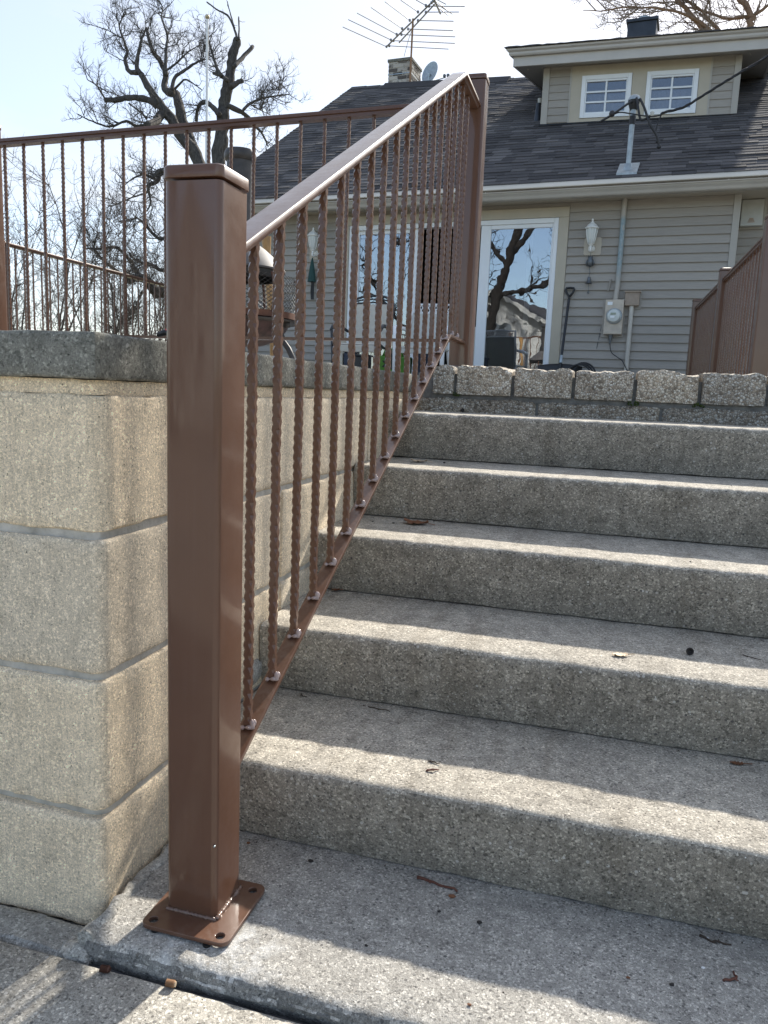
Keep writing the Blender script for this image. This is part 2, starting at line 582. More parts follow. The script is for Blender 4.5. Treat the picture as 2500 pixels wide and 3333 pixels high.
def shingle_mat(name, per_island):
    t = NT(name)
    if per_island:
        r = t.n('ShaderNodeNewGeometry').outputs['Random Per Island']
    else:
        r = t.n('ShaderNodeObjectInfo').outputs['Random']
    p = t.P()
    c = t.ramp(r, [(0.0, (0.060, 0.058, 0.061)), (0.4, (0.088, 0.085, 0.088)), (0.75, (0.108, 0.103, 0.105)), (1.0, (0.148, 0.141, 0.141))])
    c = t.mix(c, t.ramp(t.noise(p, 320, 3, 0.7), [(0.3, 0.55), (0.7, 1.4)]), 0.8, 'MULTIPLY')
    c = t.mix(c, t.ramp(t.noise(p, 1.3, 4), [(0.3, 0.82), (0.7, 1.15)]), 0.8, 'MULTIPLY')
    return t.done(c, 1.0, t.bump(t.noise(p, 260, 3), 0.5, 0.003), 0.12)


M['shingle'] = shingle_mat('asphalt_shingle', False)
M['shingles'] = shingle_mat('asphalt_shingles_joined', True)


def brick_mat():
    t = NT('whitewashed_brick')
    p = t.P()
    r = t.n('ShaderNodeObjectInfo').outputs['Random']
    c = t.ramp(r, [(0.0, (0.09, 0.08, 0.075)), (0.3, (0.22, 0.19, 0.165)), (0.45, (0.46, 0.42, 0.37)), (1.0, (0.56, 0.53, 0.47))])
    pat = t.noise(p, 14, 5, 0.7)
    c = t.mix(c, (0.07, 0.07, 0.07), t.ramp(pat, [(0.55, 0.0), (0.62, 0.7)]))
    return t.done(c, 0.9, t.bump(pat, 0.4, 0.01), 0.2)


M['brick'] = brick_mat()


def glass_mat(name, refl, tint):
    m = bpy.data.materials.new(name)
    m.use_nodes = True
    t = m.node_tree
    for n in list(t.nodes):
        t.nodes.remove(n)
    out = t.nodes.new('ShaderNodeOutputMaterial')
    mx = t.nodes.new('ShaderNodeMixShader')
    tr = t.nodes.new('ShaderNodeBsdfTransparent')
    gl = t.nodes.new('ShaderNodeBsdfGlossy')
    lw = t.nodes.new('ShaderNodeLayerWeight')
    lw.inputs['Blend'].default_value = 0.3
    mr = t.nodes.new('ShaderNodeMapRange')
    mr.inputs['To Min'].default_value = refl
    mr.inputs['To Max'].default_value = 1.0
    t.links.new(lw.outputs['Fresnel'], mr.inputs['Value'])
    tr.inputs['Color'].default_value = (tint[0], tint[1], tint[2], 1)
    gl.inputs['Color'].default_value = (0.92, 0.95, 1.0, 1)
    gl.inputs['Roughness'].default_value = 0.0
    # slight waviness of real panes
    geo = t.nodes.new('ShaderNodeNewGeometry')
    nz = t.nodes.new('ShaderNodeTexNoise')
    nz.inputs['Scale'].default_value = 7.0
    nz.inputs['Detail'].default_value = 1.0
    bp = t.nodes.new('ShaderNodeBump')
    bp.inputs['Strength'].default_value = 0.035
    bp.inputs['Distance'].default_value = 0.01
    t.links.new(geo.outputs['Position'], nz.inputs['Vector'])
    t.links.new(nz.outputs['Fac'], bp.inputs['Height'])
    t.links.new(bp.outputs[0], gl.inputs['Normal'])
    t.links.new(mr.outputs[0], mx.inputs[0])
    t.links.new(tr.outputs[0], mx.inputs[1])
    t.links.new(gl.outputs[0], mx.inputs[2])
    t.links.new(mx.outputs[0], out.inputs['Surface'])
    return m


M['glass'] = glass_mat('coated_door_glass', 0.24, (0.55, 0.58, 0.6))
M['winglass'] = glass_mat('window_glass', 0.08, (0.7, 0.72, 0.74))


def worn_pipe():
    t = NT('worn_painted_pipe')
    p = t.P((1, 1, 0.5))
    nz = t.noise(p, 22, 5, 0.7)
    blue = t.ramp(t.noise(p, 60, 4), [(0.3, (0.20, 0.28, 0.31)), (0.7, (0.33, 0.40, 0.42))])
    z = t.sep(t.P(), 2)
    zone = t.math('MULTIPLY', t.ramp(t.math('MULTIPLY', t.math('SUBTRACT', z, 2.0), 0.7), [(0.22, 0.0), (0.42, 1.0)]), t.ramp(t.math('MULTIPLY', t.math('SUBTRACT', z, 2.0), 0.7), [(0.76, 1.0), (0.80, 0.0)]))
    fac = t.math('MULTIPLY', zone, t.ramp(nz, [(0.36, 0.0), (0.46, 1.0)]))
    c = t.mix((0.43, 0.40, 0.35), blue, fac)
    return t.done(c, 0.55)


M['wornpipe'] = worn_pipe()

# ------------------------------------------------------------------ ground, steps, walls
R_, T_, Y1 = 0.1806, 0.3833, 0.2668     # riser, tread, y of the first nosing
XW = -0.2235                            # face of the retaining wall beside the steps
XR = 2.35                               # right end of the steps


def nz3(x, y, z, s):
    return noise.noise(Vector((x * s, y * s, z * s)))


def rough_strip(sec, x0, x1, dx, amp, edge_amp=0.0, seed=0.0, edge_rows=()):
    """a section of (y, z) run along X, weathered with small noise; returns verts and faces"""
    n = max(2, int((x1 - x0) / dx))
    m = len(sec)
    vs, fs = [], []
    for i in range(n + 1):
        x = x0 + (x1 - x0) * i / n
        for j, (y, z) in enumerate(sec):
            k = nz3(x, y + seed, z, 9) * amp * 1.3 + nz3(x, y, z + seed, 38) * amp * 0.6
            e = 0.0
            wt_ = edge_rows.get(j, 0.0) if isinstance(edge_rows, dict) else (1.0 if j in edge_rows else 0.0)
            if wt_:
                e = (nz3(x, seed, 3.1, 5) * 0.9 + nz3(x, seed, 7.7, 24) * 0.8 + nz3(x, seed, 1.7, 80) * 0.6) * edge_amp
                e -= max(0.0, nz3(x, seed, 9.9, 14) - 0.28) * 3.2 * edge_amp + max(0.0, nz3(x, seed, 4.2, 45) - 0.3) * 2.4 * edge_amp
            e *= wt_
            vs.append((x, y + k * 0.6 - e * 0.5, z + k * 0.5 + e * 0.7))
    for i in range(n):
        for j in range(m - 1):
            a = i * m + j
            fs.append((a, a + 1, a + m + 1, a + m))
    fs.append(tuple(range(m - 1, -1, -1)))
    fs.append(tuple(n * m + j for j in range(m)))
    # close the strip between last and first row
    for i in range(n):
        a, b = i * m, i * m + m - 1
        fs.append((b, a, a + m, b + m))
    return vs, fs


def step_section(yf, ztop, zbot, yback, r=0.02, lean=0.024):
    """back of the tread -> nosing -> riser -> underside, as (y, z)"""
    s = []
    ny = 10
    for i in range(ny):
        s.append((yback + (yf + r - yback) * i / ny, ztop))
    for i in range(7):
        a = math.pi / 2 * i / 6
        s.append((yf + r - r * math.sin(a), ztop - r + r * math.cos(a)))
    nr = 10
    for i in range(1, nr + 1):
        f = i / nr
        s.append((yf + lean * f * f * 0.9 + lean * f * 0.1, ztop - r + (zbot + r - ztop) * f))
    s.append((yf + lean + 0.03, zbot))
    s.append((yback, zbot))
    return s


stairs = thing('concrete_stairs', 'flight of worn grey concrete steps climbing to the patio beside the brown railing', 'stairs', (1.0, 0.27, 0.0))
for k in range(1, 6):
    yf = Y1 + (k - 1) * T_
    sec = step_section(yf, k * R_, (k - 1) * R_ + (0.004 if k > 1 else 0.003), yf + T_ + 0.10)
    mb = MB()
    mb.add(*rough_strip(sec, XW + 0.004, XR, 0.012, 0.0022, 0.0045, seed=k * 3.7, edge_rows={8: 0.12, 9: 0.3, 10: 0.7, 11: 0.9, 12: 1, 13: 1, 14: 1, 15: 1, 16: 1, 17: 0.75, 18: 0.5, 19: 0.3, 20: 0.15}))
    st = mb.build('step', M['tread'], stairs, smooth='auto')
    st.data.materials.append(M['riser'])       # browner, coarser formed face, with riser shade also put into its colour
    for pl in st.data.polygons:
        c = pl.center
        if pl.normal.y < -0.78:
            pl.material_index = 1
sec = []
for i in range(12):
    sec.append((0.42 + (-0.100 - 0.42) * i / 12, 0.0))
sec += [(-0.086, -0.0006), (-0.093, -0.0020), (-0.099, -0.0045), (-0.1035, -0.0085), (-0.1062, -0.0135), (-0.1075, -0.0180), (-0.1105, -0.0205), (-0.1118, -0.0245), (-0.1110, -0.030),
        (-0.1080, -0.038), (-0.1060, -0.055), (-0.10, -0.12), (0.42, -0.12)]
mb = MB()
mb.add(*rough_strip(sec, XW + 0.022, XR, 0.008, 0.003, 0.0055, seed=1.3, edge_rows=(12, 13, 14, 15, 16, 17, 18, 19, 20)))
vv = []
for (x, y, z) in mb.v:
    if y < -0.0975 and z > -0.07:
        k = nz3(x, y * 2, z * 3, 60) * 0.0022 + nz3(x + 5, y, z * 2, 21) * 0.0035 + nz3(x, y + 7, z * 3, 130) * 0.0012
        y -= k * 0.9
        z += min(0.0, nz3(x + 2, y, z, 33) * 0.004 + nz3(x, y, z + 4, 110) * 0.0015)
    vv.append((x, y, z))
mb.v = vv
ld = mb.build('landing', M['landing'], stairs, smooth='auto')
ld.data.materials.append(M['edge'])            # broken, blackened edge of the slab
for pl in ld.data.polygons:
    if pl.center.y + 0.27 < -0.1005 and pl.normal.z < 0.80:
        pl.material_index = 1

# lower sidewalk slab, its edge a little away from the landing
mb = MB()
sec = [(-0.1235, -0.12), (-0.1225, -0.040), (-0.1245, -0.031), (-0.130, -0.0268)]
for i in range(1, 15):
    sec.append((-0.138 - i * 0.09, -0.0265 - i * 0.0006))
sec += [(-3.2, -0.05), (-3.2, -0.12)]
mb.add(*rough_strip(sec, -6.0, 6.0, 0.012, 0.0012, 0.0030, seed=8.8, edge_rows=(1, 2, 3)))
mb.build('sidewalk', M['walk'], None, smooth='auto', kind='structure')
# ground sheet to the horizon (dormant lawn) and the street behind the camera
mb = MB()
mb.add([(-900, -900, -0.13), (900, -900, -0.13), (900, 900, -0.13), (-900, 900, -0.13)], [(0, 1, 2, 3)])
mb.build('ground', M['grass'], None, kind='structure')
mb = MB()
mb.add([(-60, -14.5, -0.122), (60, -14.5, -0.122), (60, -10.5, -0.122), (-60, -10.5, -0.122)], [(0, 1, 2, 3)])
mb.build('road', M['asphalt'], None, kind='structure')

mb = MB()
mb.box((-14.0, -10.4, -0.2), (14.0, -3.21, -0.052))
mb.build('driveway', M['walk'], None, kind='structure')  # unseen concrete paving, added to bounce warm sunlight onto wall, post and risers
# black filler strip in the joint between sidewalk and landing
mb = MB()
pts = []
for i in range(130):
    x = -0.19 + i * 0.02
    pts.append((x, -0.1175 + 0.003 * nz3(x, 0, 0, 9), -0.046 + 0.004 * nz3(x, 3, 0, 13)))
mb.tube(pts, [0.0100 + 0.0025 * nz3(p[0], 1, 1, 17) for p in pts], 7)
tag(mb.build('joint_filler', M['rubber'], None, smooth=True), 'black crumbling filler strip in the joint between sidewalk and bottom landing', 'joint filler')


def block_mesh(name, foot, z0, z1, corner_r, mat, parent, inset=0.005, amp=0.0016, seed=0.0, ed=0.012):
    """a cast block: footprint (closed loop, may carry per-corner radius) extruded with eased, weathered edges"""
    pts = []
    n = len(foot)
    for i in range(n):
        p0, p1, p2 = Vector(foot[i - 1][:2]), Vector(foot[i][:2]), Vector(foot[(i + 1) % n][:2])
        r = foot[i][2] if len(foot[i]) > 2 else 0.004
        a, b = (p0 - p1).normalized(), (p2 - p1).normalized()
        k = 8 if r > 0.012 else 2
        for j in range(k + 1):
            f = j / k
            q = p1 + a * r * (1 - f) ** 2 + b * r * f ** 2
            pts.append(q)
    # subdivide long sides
    loop = []
    m = len(pts)
    for i in range(m):
        a, b = pts[i], pts[(i + 1) % m]
        d = (b - a).length
        s = max(1, int(d / ed))
        if s > 70:
            s = 70
        for j in range(s):
            loop.append(a + (b - a) * j / s)
    c = sum(loop, Vector((0, 0))) / len(loop)
    L = len(loop)
    nrm = []
    for i in range(L):
        t = (loop[(i + 1) % L] - loop[i - 1]).normalized()
        nn = Vector((t.y, -t.x))
        if nn.dot(loop[i] - c) < 0:
            nn = -nn
        nrm.append(nn)
    zs = [(z0, -inset), (z0 + 0.002, -inset * 0.4), (z0 + 0.006, 0)]
    steps = max(3, int((z1 - z0) / 0.02))
    for i in range(1, steps):
        zs.append((z0 + 0.006 + (z1 - z0 - 0.012) * i / steps, 0))
    zs += [(z1 - 0.006, 0), (z1 - 0.002, -inset * 0.4), (z1, -inset)]
    vs, fs = [], []
    for zi, (z, off) in enumerate(zs):
        for i in range(L):
            p = loop[i]
            k = nz3(p.x + seed, p.y, z, 30) * amp + nz3(p.x, p.y + seed, z, 8) * amp * 1.2
            zz = z
            if zi in (0, 1, len(zs) - 1, len(zs) - 2):
                k += nz3(p.x, p.y, seed + zi, 55) * amp * 1.4 - max(0, nz3(p.x, p.y, seed, 30) - 0.22) * amp * 9
                zz += (nz3(p.x, p.y, seed, 22) + 0.8 * nz3(p.x, p.y, seed, 70)) * amp * 1.7
            vs.append((p.x + nrm[i].x * (off + k), p.y + nrm[i].y * (off + k), zz))
    for zi in range(len(zs) - 1):
        for i in range(L):
            a, b = zi * L + i, zi * L + (i + 1) % L
            fs.append((a, b, b + L, a + L))
    fs.append(tuple(range(L - 1, -1, -1)))
    fs.append(tuple((len(zs) - 1) * L + i for i in range(L)))
    mb = MB()
    mb.add(vs, fs)
    return mb.build(name, mat, parent, smooth='auto')


rwall = thing('retaining_wall', 'beige combed concrete block retaining wall with grey mortar joints behind the front post', 'retaining wall', (XW - 0.1, 0.3, -0.05))
YF = -0.012
YE = 2.19
courses = [(-0.05, 0.1705, 0.022, 0.010, [0.39, 1.19]), (0.1855, 0.4365, 0.026, 0.003, [0.79, 1.59]), (0.4515, 0.6975, 0.032, 0.0, [0.79, 1.60]), (0.7125, 0.953, 0.055, -0.002, [0.39, 1.588])]
for ci, (z0, z1, rc, prot, joints) in enumerate(courses):
    ys = [YF - prot] + joints + [YE]
    for j in range(len(ys) - 1):
        a = ys[j] + (0.009 if j else 0.0)
        b = ys[j + 1] - (0.009 if j < len(ys) - 2 else 0.0)
        if j == 0:
            foot = [(XW, a, rc), (XW, b, 0.005), (-0.62, b), (-0.62, a, 0.005)]
        else:
            foot = [(XW, a, 0.006), (XW, b, 0.006), (XW - 0.2, b), (XW - 0.2, a)]
        block_mesh('block', foot, z0, z1, rc, M['wall'], rwall, seed=ci * 5.1 + j * 2.3)
    foot = [(-0.638, YF - prot, 0.005), (-0.638, YF + 0.3), (-1.6, YF + 0.3), (-1.6, YF - prot)]
    block_mesh('block', foot, z0, z1, rc, M['wall'], rwall, seed=ci * 9.1 + 40, ed=0.03)
# recessed mortar: a core standing 6 mm behind the faces
foot = [(XW - 0.007, YF + 0.009, 0.028), (XW - 0.007, YE - 0.004), (-0.40, YE - 0.004), (-0.40, 0.42), (-1.58, 0.285), (-1.58, YF + 0.007)]
mb = MB()
core = []
block_mesh('mortar', [(XW - 0.008, YF + 0.010, 0.03), (XW - 0.008, YE - 0.01), (XW - 0.15, YE - 0.01), (XW - 0.15, YF + 0.2), (-1.58, YF + 0.2), (-1.58, YF + 0.010)], -0.045, 0.952, 0.03, M['mortar'], rwall, inset=0.0, amp=0.0018, seed=77, ed=0.008)
# bed course under the cap, a little behind the face
block_mesh('bed', [(XW - 0.005, YF + 0.007, 0.05), (XW - 0.005, YE), (-0.42, YE), (-0.42, 0.29), (-1.6, 0.29), (-1.6, YF + 0.007)], 0.9535, 0.979, 0.03, M['wall'], rwall, inset=0.001, amp=0.0012, seed=91, ed=0.012)
# cap stones
block_mesh('cap_stone', [(-0.2135, -0.029, 0.008), (-0.2135, 1.02, 0.004), (-0.44, 1.02), (-0.44, 0.30), (-0.95, 0.30), (-0.95, -0.029, 0.005)], 0.980, 1.058, 0.01, M['cap'], rwall, inset=0.006, amp=0.0011, seed=3.3)
block_mesh('cap_stone', [(-0.2135, 1.024, 0.004), (-0.2135, 2.185, 0.006), (-0.44, 2.185), (-0.44, 1.024)], 0.980, 1.060, 0.01, M['cap'], rwall, inset=0.006, amp=0.0011, seed=13.3)
block_mesh('cap_stone', [(-0.954, -0.029, 0.004), (-0.954, 0.30), (-1.62, 0.30), (-1.62, -0.029)], 0.980, 1.058, 0.01, M['cap'], rwall, inset=0.006, amp=0.0011, seed=23.3, ed=0.03)
# rough mortar footing at the foot of the wall
sec = [(0.02, -0.064), (-0.016, -0.062), (-0.026, -0.054), (-0.036, -0.041), (-0.052, -0.036), (-0.08, -0.033), (-0.108, -0.03), (-0.118, -0.04), (-0.118, -0.1), (0.02, -0.1)]
mb = MB()
mb.add(*rough_strip(sec, -1.6, -0.185, 0.010, 0.008, 0.006, seed=4.4, edge_rows=(3, 4, 5, 6, 7)))
# a broken lump at its end
lump = []
mbm = bmesh.new()
bmesh.ops.create_icosphere(mbm, subdivisions=3, radius=1.0)
for v in mbm.verts:
    k = 1 + 0.25 * noise.noise(v.co * 2.1) + 0.12 * noise.noise(v.co * 6)
    v.co = Vector((v.co.x * 0.040 * k - 0.215, v.co.y * 0.026 * k - 0.098, v.co.z * 0.016 * k - 0.032))
mb.add([v.co[:] for v in mbm.verts], [[v.index for v in f.verts] for f in mbm.faces])
mbm.free()
mb.build('footing', M['foot'], rwall, smooth='auto')
# mortar smear between wall and landing
mb = MB()
pts = [(XW + 0.02 + 0.01 * nz3(0, y * 0.05, 0, 9), -0.10 + y * 0.02, -0.004 + 0.006 * nz3(3, y * 0.02, 0, 14)) for y in range(24) for _ in (0,)]
rad = [0.013 + 0.007 * nz3(p[1], 5, 1, 34) for p in pts]
mb.tube(pts, rad, 14)
mb.v = [(x + 0.004 * nz3(x, y, z, 90), y, z + 0.005 * nz3(x + 3, y, z, 70)) for x, y, z in mb.v]
mb.build('mortar_fillet', M['foot'], rwall, smooth='auto')
# a mortar crumb stuck on the side of the wall
mbm = bmesh.new()
bmesh.ops.create_icosphere(mbm, subdivisions=3, radius=1.0)
mb = MB()
for v in mbm.verts:
    k = 1 + 0.3 * noise.noise(v.co * 2.3) + 0.15 * noise.noise(v.co * 5)
    v.co = Vector((v.co.x * 0.012 * k + XW, v.co.y * 0.05 * k + 0.62, v.co.z * 0.035 * k + 0.235))
mb.add([v.co[:] for v in mbm.verts], [[v.index for v in f.verts] for f in mbm.faces])
mbm.free()
mb.build('mortar_crumb', M['foot'], rwall, smooth='auto')

# terrace bed behind the wall, patio behind that
mb = MB()
mb.box((-5.4, 0.31, -0.1), (-0.46, 2.30, 0.975))
mb.build('terrace_bed', M['soil'], None, kind='structure')
mb = MB()
mb.box((-5.4, 2.40, -0.1), (7.0, 9.6, 1.062))
mb.build('patio', M['walk'], None, kind='structure')

# ---- edging of exposed-aggregate blocks at the head of the steps
edging = thing('block_edging', 'row of rough exposed-aggregate blocks along the head of the concrete steps', 'block edging', (0.8, 2.3, 0.9))
YB = 2.213


def agg_block(name, x0, x1, z0, z1, y0, y1, mat, seed, chip=1.0, top_amp=0.021, nx=26):
    """rough-topped block as a small grid box: front face, top and ends"""
    rows = []
    nzr, nyr = 9, 6
    L = []
    for j in range(nzr + 1):
        L.append(('f', j / nzr))
    for j in range(1, nyr + 1):
        L.append(('t', j / nyr))
    vs, fs = [], []
    for i in range(nx + 1):
        fx = i / nx
        x = x0 + (x1 - x0) * fx
        e = min(fx, 1 - fx) * (x1 - x0)
        rnd = 0.006 * max(0, 1 - e / 0.012) ** 2
        ht = (nz3(x, seed, 0.3, 7) * 0.9 + nz3(x, seed, 1.3, 26) * 0.45 + nz3(x, seed, 2.2, 75) * 0.25) * top_amp * chip
        ht -= 0.014 * chip * max(0, 1 - e / 0.03) ** 2 * (0.6 + nz3(seed, x, 5, 8))
        for kind, f in L:
            if kind == 'f':
                z = z0 + (z1 - z0 + ht) * f
                y = y0 + rnd * 1.6 + 0.009 * max(0, (f - 0.86) / 0.14) ** 2 + 0.004 * max(0, (0.1 - f) / 0.1)
            else:
                z = z1 + ht * (1 - f) + 0.3 * ht * f + 0.004 * min(1, f * 4)
                y = y0 + 0.009 + (y1 - y0 - 0.009) * f
            k = nz3(x + seed, y, z, 22) * 0.003 + nz3(x, y + seed, z, 90) * 0.0022
            vs.append((x + nz3(z, seed, x, 30) * 0.0015, y - k, z + k * 0.6))
    m = len(L)
    for i in range(nx):
        for j in range(m - 1):
            a = i * m + j
            fs.append((a, a + 1, a + m + 1, a + m))
    b = len(vs)
    # back and bottom
    vs += [(x0, y1, z0), (x1, y1, z0)]
    fs.append(tuple([b] + list(range(m - 1, -1, -1))))
    fs.append(tuple([b + 1] + [nx * m + j for j in range(m)]))
    fs.append(tuple([b, b + 1] + [i * m for i in range(nx, -1, -1)]))
    fs.append(tuple([b + 1, b] + [i * m + m - 1 for i in range(nx + 1)]))
    mb = MB()
    mb.add(vs, fs)
    return mb.build(name, mat, edging, smooth='auto')


xs = [-0.136, -0.029, 0.222, 0.4765, 0.7235, 0.975, 1.225, 1.475, 1.728, 1.98, 2.232]
for i in range(len(xs) - 1):
    agg_block('block', xs[i] + 0.0075, xs[i + 1] - 0.0075, 0.981, 1.099 + (0.004 if i % 2 else 0.0), YB, YB + 0.26, M['agg'], i * 3.17 + 1.0, chip=1.6 if i == 0 else 1.0)
lx = [-0.21, 0.33, 0.835, 1.34, 1.85, 2.34]
for i in range(len(lx) - 1):
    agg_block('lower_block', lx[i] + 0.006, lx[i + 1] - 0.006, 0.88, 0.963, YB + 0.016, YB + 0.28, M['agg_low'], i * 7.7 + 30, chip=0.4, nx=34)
mb = MB()
sec = [(YB + 0.27, 0.985), (YB + 0.024, 0.985), (YB + 0.020, 0.978), (YB + 0.020, 0.968), (YB + 0.024, 0.955), (YB + 0.27, 0.955)]
mb.add(*rough_strip(sec, -0.13, 2.3, 0.015, 0.007, 0.006, seed=6.6, edge_rows=(2, 3)))
mb.box((-0.2, YB + 0.03, 0.90), (2.3, YB + 0.26, 1.07))
mb.build('mortar_bed', M['mortar_dark'], edging, smooth='auto')

for mx, mz in ((0.975, 0.985), (0.7235, 0.980), (-0.02, 0.99)):
    mb = MB()
    for i in range(26):
        a = RG.uniform(-0.022, 0.022)
        c0 = (mx + a, YB + 0.008 + RG.uniform(0, 0.012), mz - 0.010 + RG.uniform(-0.006, 0.010))
        mb.lathe(c0, [(0.001, -0.004), (0.004, 0.0), (0.001, 0.004)], 5)
    mb.build('moss', M['moss'], edging, kind='stuff')

# ------------------------------------------------------------------ railings


def hammered_mesh(name, length, half=0.0084, dz=0.0052, seed=0.0):
    """square bar with hammered corners: scalloped facets alternate along the edges"""
    n = max(6, int(length / dz))
    vs, fs = [], []
    for i in range(n + 1):
        z = length * i / n
        ox = 0.0009 * noise.noise(Vector((z * 14, seed, 0)))
        oy = 0.0009 * noise.noise(Vector((z * 14, seed, 5)))
        ring = []
        for c in range(4):
            ph = z / (0.021, 0.027, 0.024, 0.030)[c] * 2 * math.pi + c * 2.1 + 2.6 * noise.noise(Vector((z * 13, c * 3.1, seed)))
            ch = 0.0010 + 0.0052 * (0.5 + 0.5 * math.sin(ph)) ** 1.4
            sx, sy = ((-1, -1), (1, -1), (1, 1), (-1, 1))[c]
            a = (sx * half, sy * (half - ch))
            b = (sx * (half - ch), sy * half)
            order = (a, b) if c in (0, 2) else (b, a)
            ring += [order[0], order[1]]
        for (x, y) in ring:
            vs.append((x + ox, y + oy, z))
    for i in range(n):
        for k in range(8):
            a, b = i * 8 + k, i * 8 + (k + 1) % 8
            fs.append((a, b, b + 8, a + 8))
    fs.append(tuple(range(7, -1, -1)))
    fs.append(tuple(n * 8 + k for k in range(8)))
    me = bpy.data.meshes.new(name)
    me.from_pydata(vs, [], fs)
    me.update()
    me.materials.append(M['brown'])
    return me


def shared(name, me, parent, world_loc, rotz=0.0, scale=(1, 1, 1)):
    o = bpy.data.objects.new(name, me)
    C.objects.link(o)
    if parent is not None:
        o.parent = parent
        o.location = Vector(world_loc) - wloc(parent)
    else:
        o.location = world_loc
    o.rotation_euler = (0, 0, rotz)
    o.scale = scale
    return o


def bead_mesh():
    """a lumpy weld bead wrapped round two sides of a bar"""
    mb = MB()
    pts, rad = [], []
    for i in range(15):
        f = i / 14
        if f < 0.5:
            x, y = -0.010 + 0.021 * f * 2, -0.011
        else:
            x, y = 0.0115, -0.011 + 0.022 * (f - 0.5) * 2
        pts.append((x, y, 0.001 + 0.008 * f))
        rad.append(0.0036 + 0.0018 * math.sin(i * 1.3 + 0.4) + 0.0008 * math.sin(i * 3.7))
    mb.tube(pts, rad, 7)
    mb.lathe((0.0125, -0.006, 0.0), [(0.001, -0.002), (0.0060, 0.001), (0.0066, 0.006), (0.0045, 0.011), (0.0050, 0.014), (0.0025, 0.019), (0.0005, 0.0205)], 9)
    mb.lathe((0.0120, 0.005, 0.002), [(0.001, -0.002), (0.0050, 0.002), (0.0056, 0.008), (0.0030, 0.013), (0.0005, 0.0145)], 9)
    me = bpy.data.meshes.new('weld_bead')
    me.from_pydata(mb.v, [], mb.f)
    me.update()
    me.materials.append(M['weld'])
    me.polygons.foreach_set('use_smooth', [True] * len(me.polygons))
    return me


BEAD = bead_mesh()


def post(parent, x0, y0, z0, z1, w=0.1016, name='post', cap_top=0.0255):
    """square tube post with rounded corners and a pressed cap; returns the post"""
    mb = MB()
    r = 0.011
    def ring(off, z, rr):
        pts = []
        a0, a1 = x0 - off, x0 + w + off
        b0, b1 = y0 - off, y0 + w + off
        for cx, cy, st in ((a1 - rr, b0 + rr, -90), (a1 - rr, b1 - rr, 0), (a0 + rr, b1 - rr, 90), (a0 + rr, b0 + rr, 180)):
            for k in range(6):
                a = math.radians(st + 90 * k / 5)
                pts.append((cx + rr * math.cos(a), cy + rr * math.sin(a), z))
        return pts
    def loft(rings):
        n = len(rings[0])
        b = []
        for q in rings:
            b += q
        fs = []
        for i in range(len(rings) - 1):
            for k in range(n):
                fs.append((i * n + k, i * n + (k + 1) % n, (i + 1) * n + (k + 1) % n, (i + 1) * n + k))
        fs.append(tuple(range(n - 1, -1, -1)))
        fs.append(tuple((len(rings) - 1) * n + k for k in range(n)))
        return b, fs
    mb.add(*loft([ring(0, z0 + (z1 - 0.004 - z0) * i / 24, r) for i in range(25)]))
    po = mb.build(name, M['brown'], parent, smooth='auto')
    mb = MB()
    mb.add(*loft([ring(0.0006, z1, r), ring(0.0024, z1 + 0.0005, r + 0.001), ring(0.0027, z1 + 0.002, r + 0.001), ring(0.0026, z1 + 0.0175, r + 0.001),
                  ring(0.0008, z1 + 0.0198, r + 0.0005), ring(-0.004, z1 + 0.021, r), ring(-0.021, z1 + cap_top, 0.010), ring(-0.0225, z1 + cap_top + 0.0006, 0.009)]))
    mb.build('post_cap', M['brown'], po, smooth='auto')
    return po


def prism_along(secf, P, Q):
    """section given as (side, up) in the vertical cross-section; swept from P to Q"""
    P, Q = Vector(P), Vector(Q)
    d = (Q - P).normalized()
    side = d.cross(Vector((0, 0, 1))).normalized()
    up = side.cross(d)
    return [P + side * a + up * b for a, b in secf], [Q + side * a + up * b for a, b in secf]


RAIL_SEC = [(-0.0305, -0.002), (-0.0305, -0.0105), (-0.022, -0.0135), (-0.019, -0.022), (0.019, -0.022), (0.022, -0.0135), (0.0305, -0.0105), (0.0305, -0.002),
            (0.0285, 0.0004), (0.014, 0.0012), (0.0, 0.0015), (-0.014, 0.0012), (-0.0285, 0.0004)]
FLAT_SEC = [(-0.0195, -0.010), (0.0195, -0.010), (0.0195, 0.0), (-0.0195, 0.0)]

# ---- the stair railing in the foreground
PW = 0.1016
XB = -0.0508
railing = thing('stair_railing', 'brown stair railing with hammered balusters and a broad near post on a bolted plate', 'railing', (-0.05, 0.05, 0.0))
fp = post(railing, -PW, 0.0, 0.012, 1.303)
# base plate with four bolt holes
bm = bmesh.new()


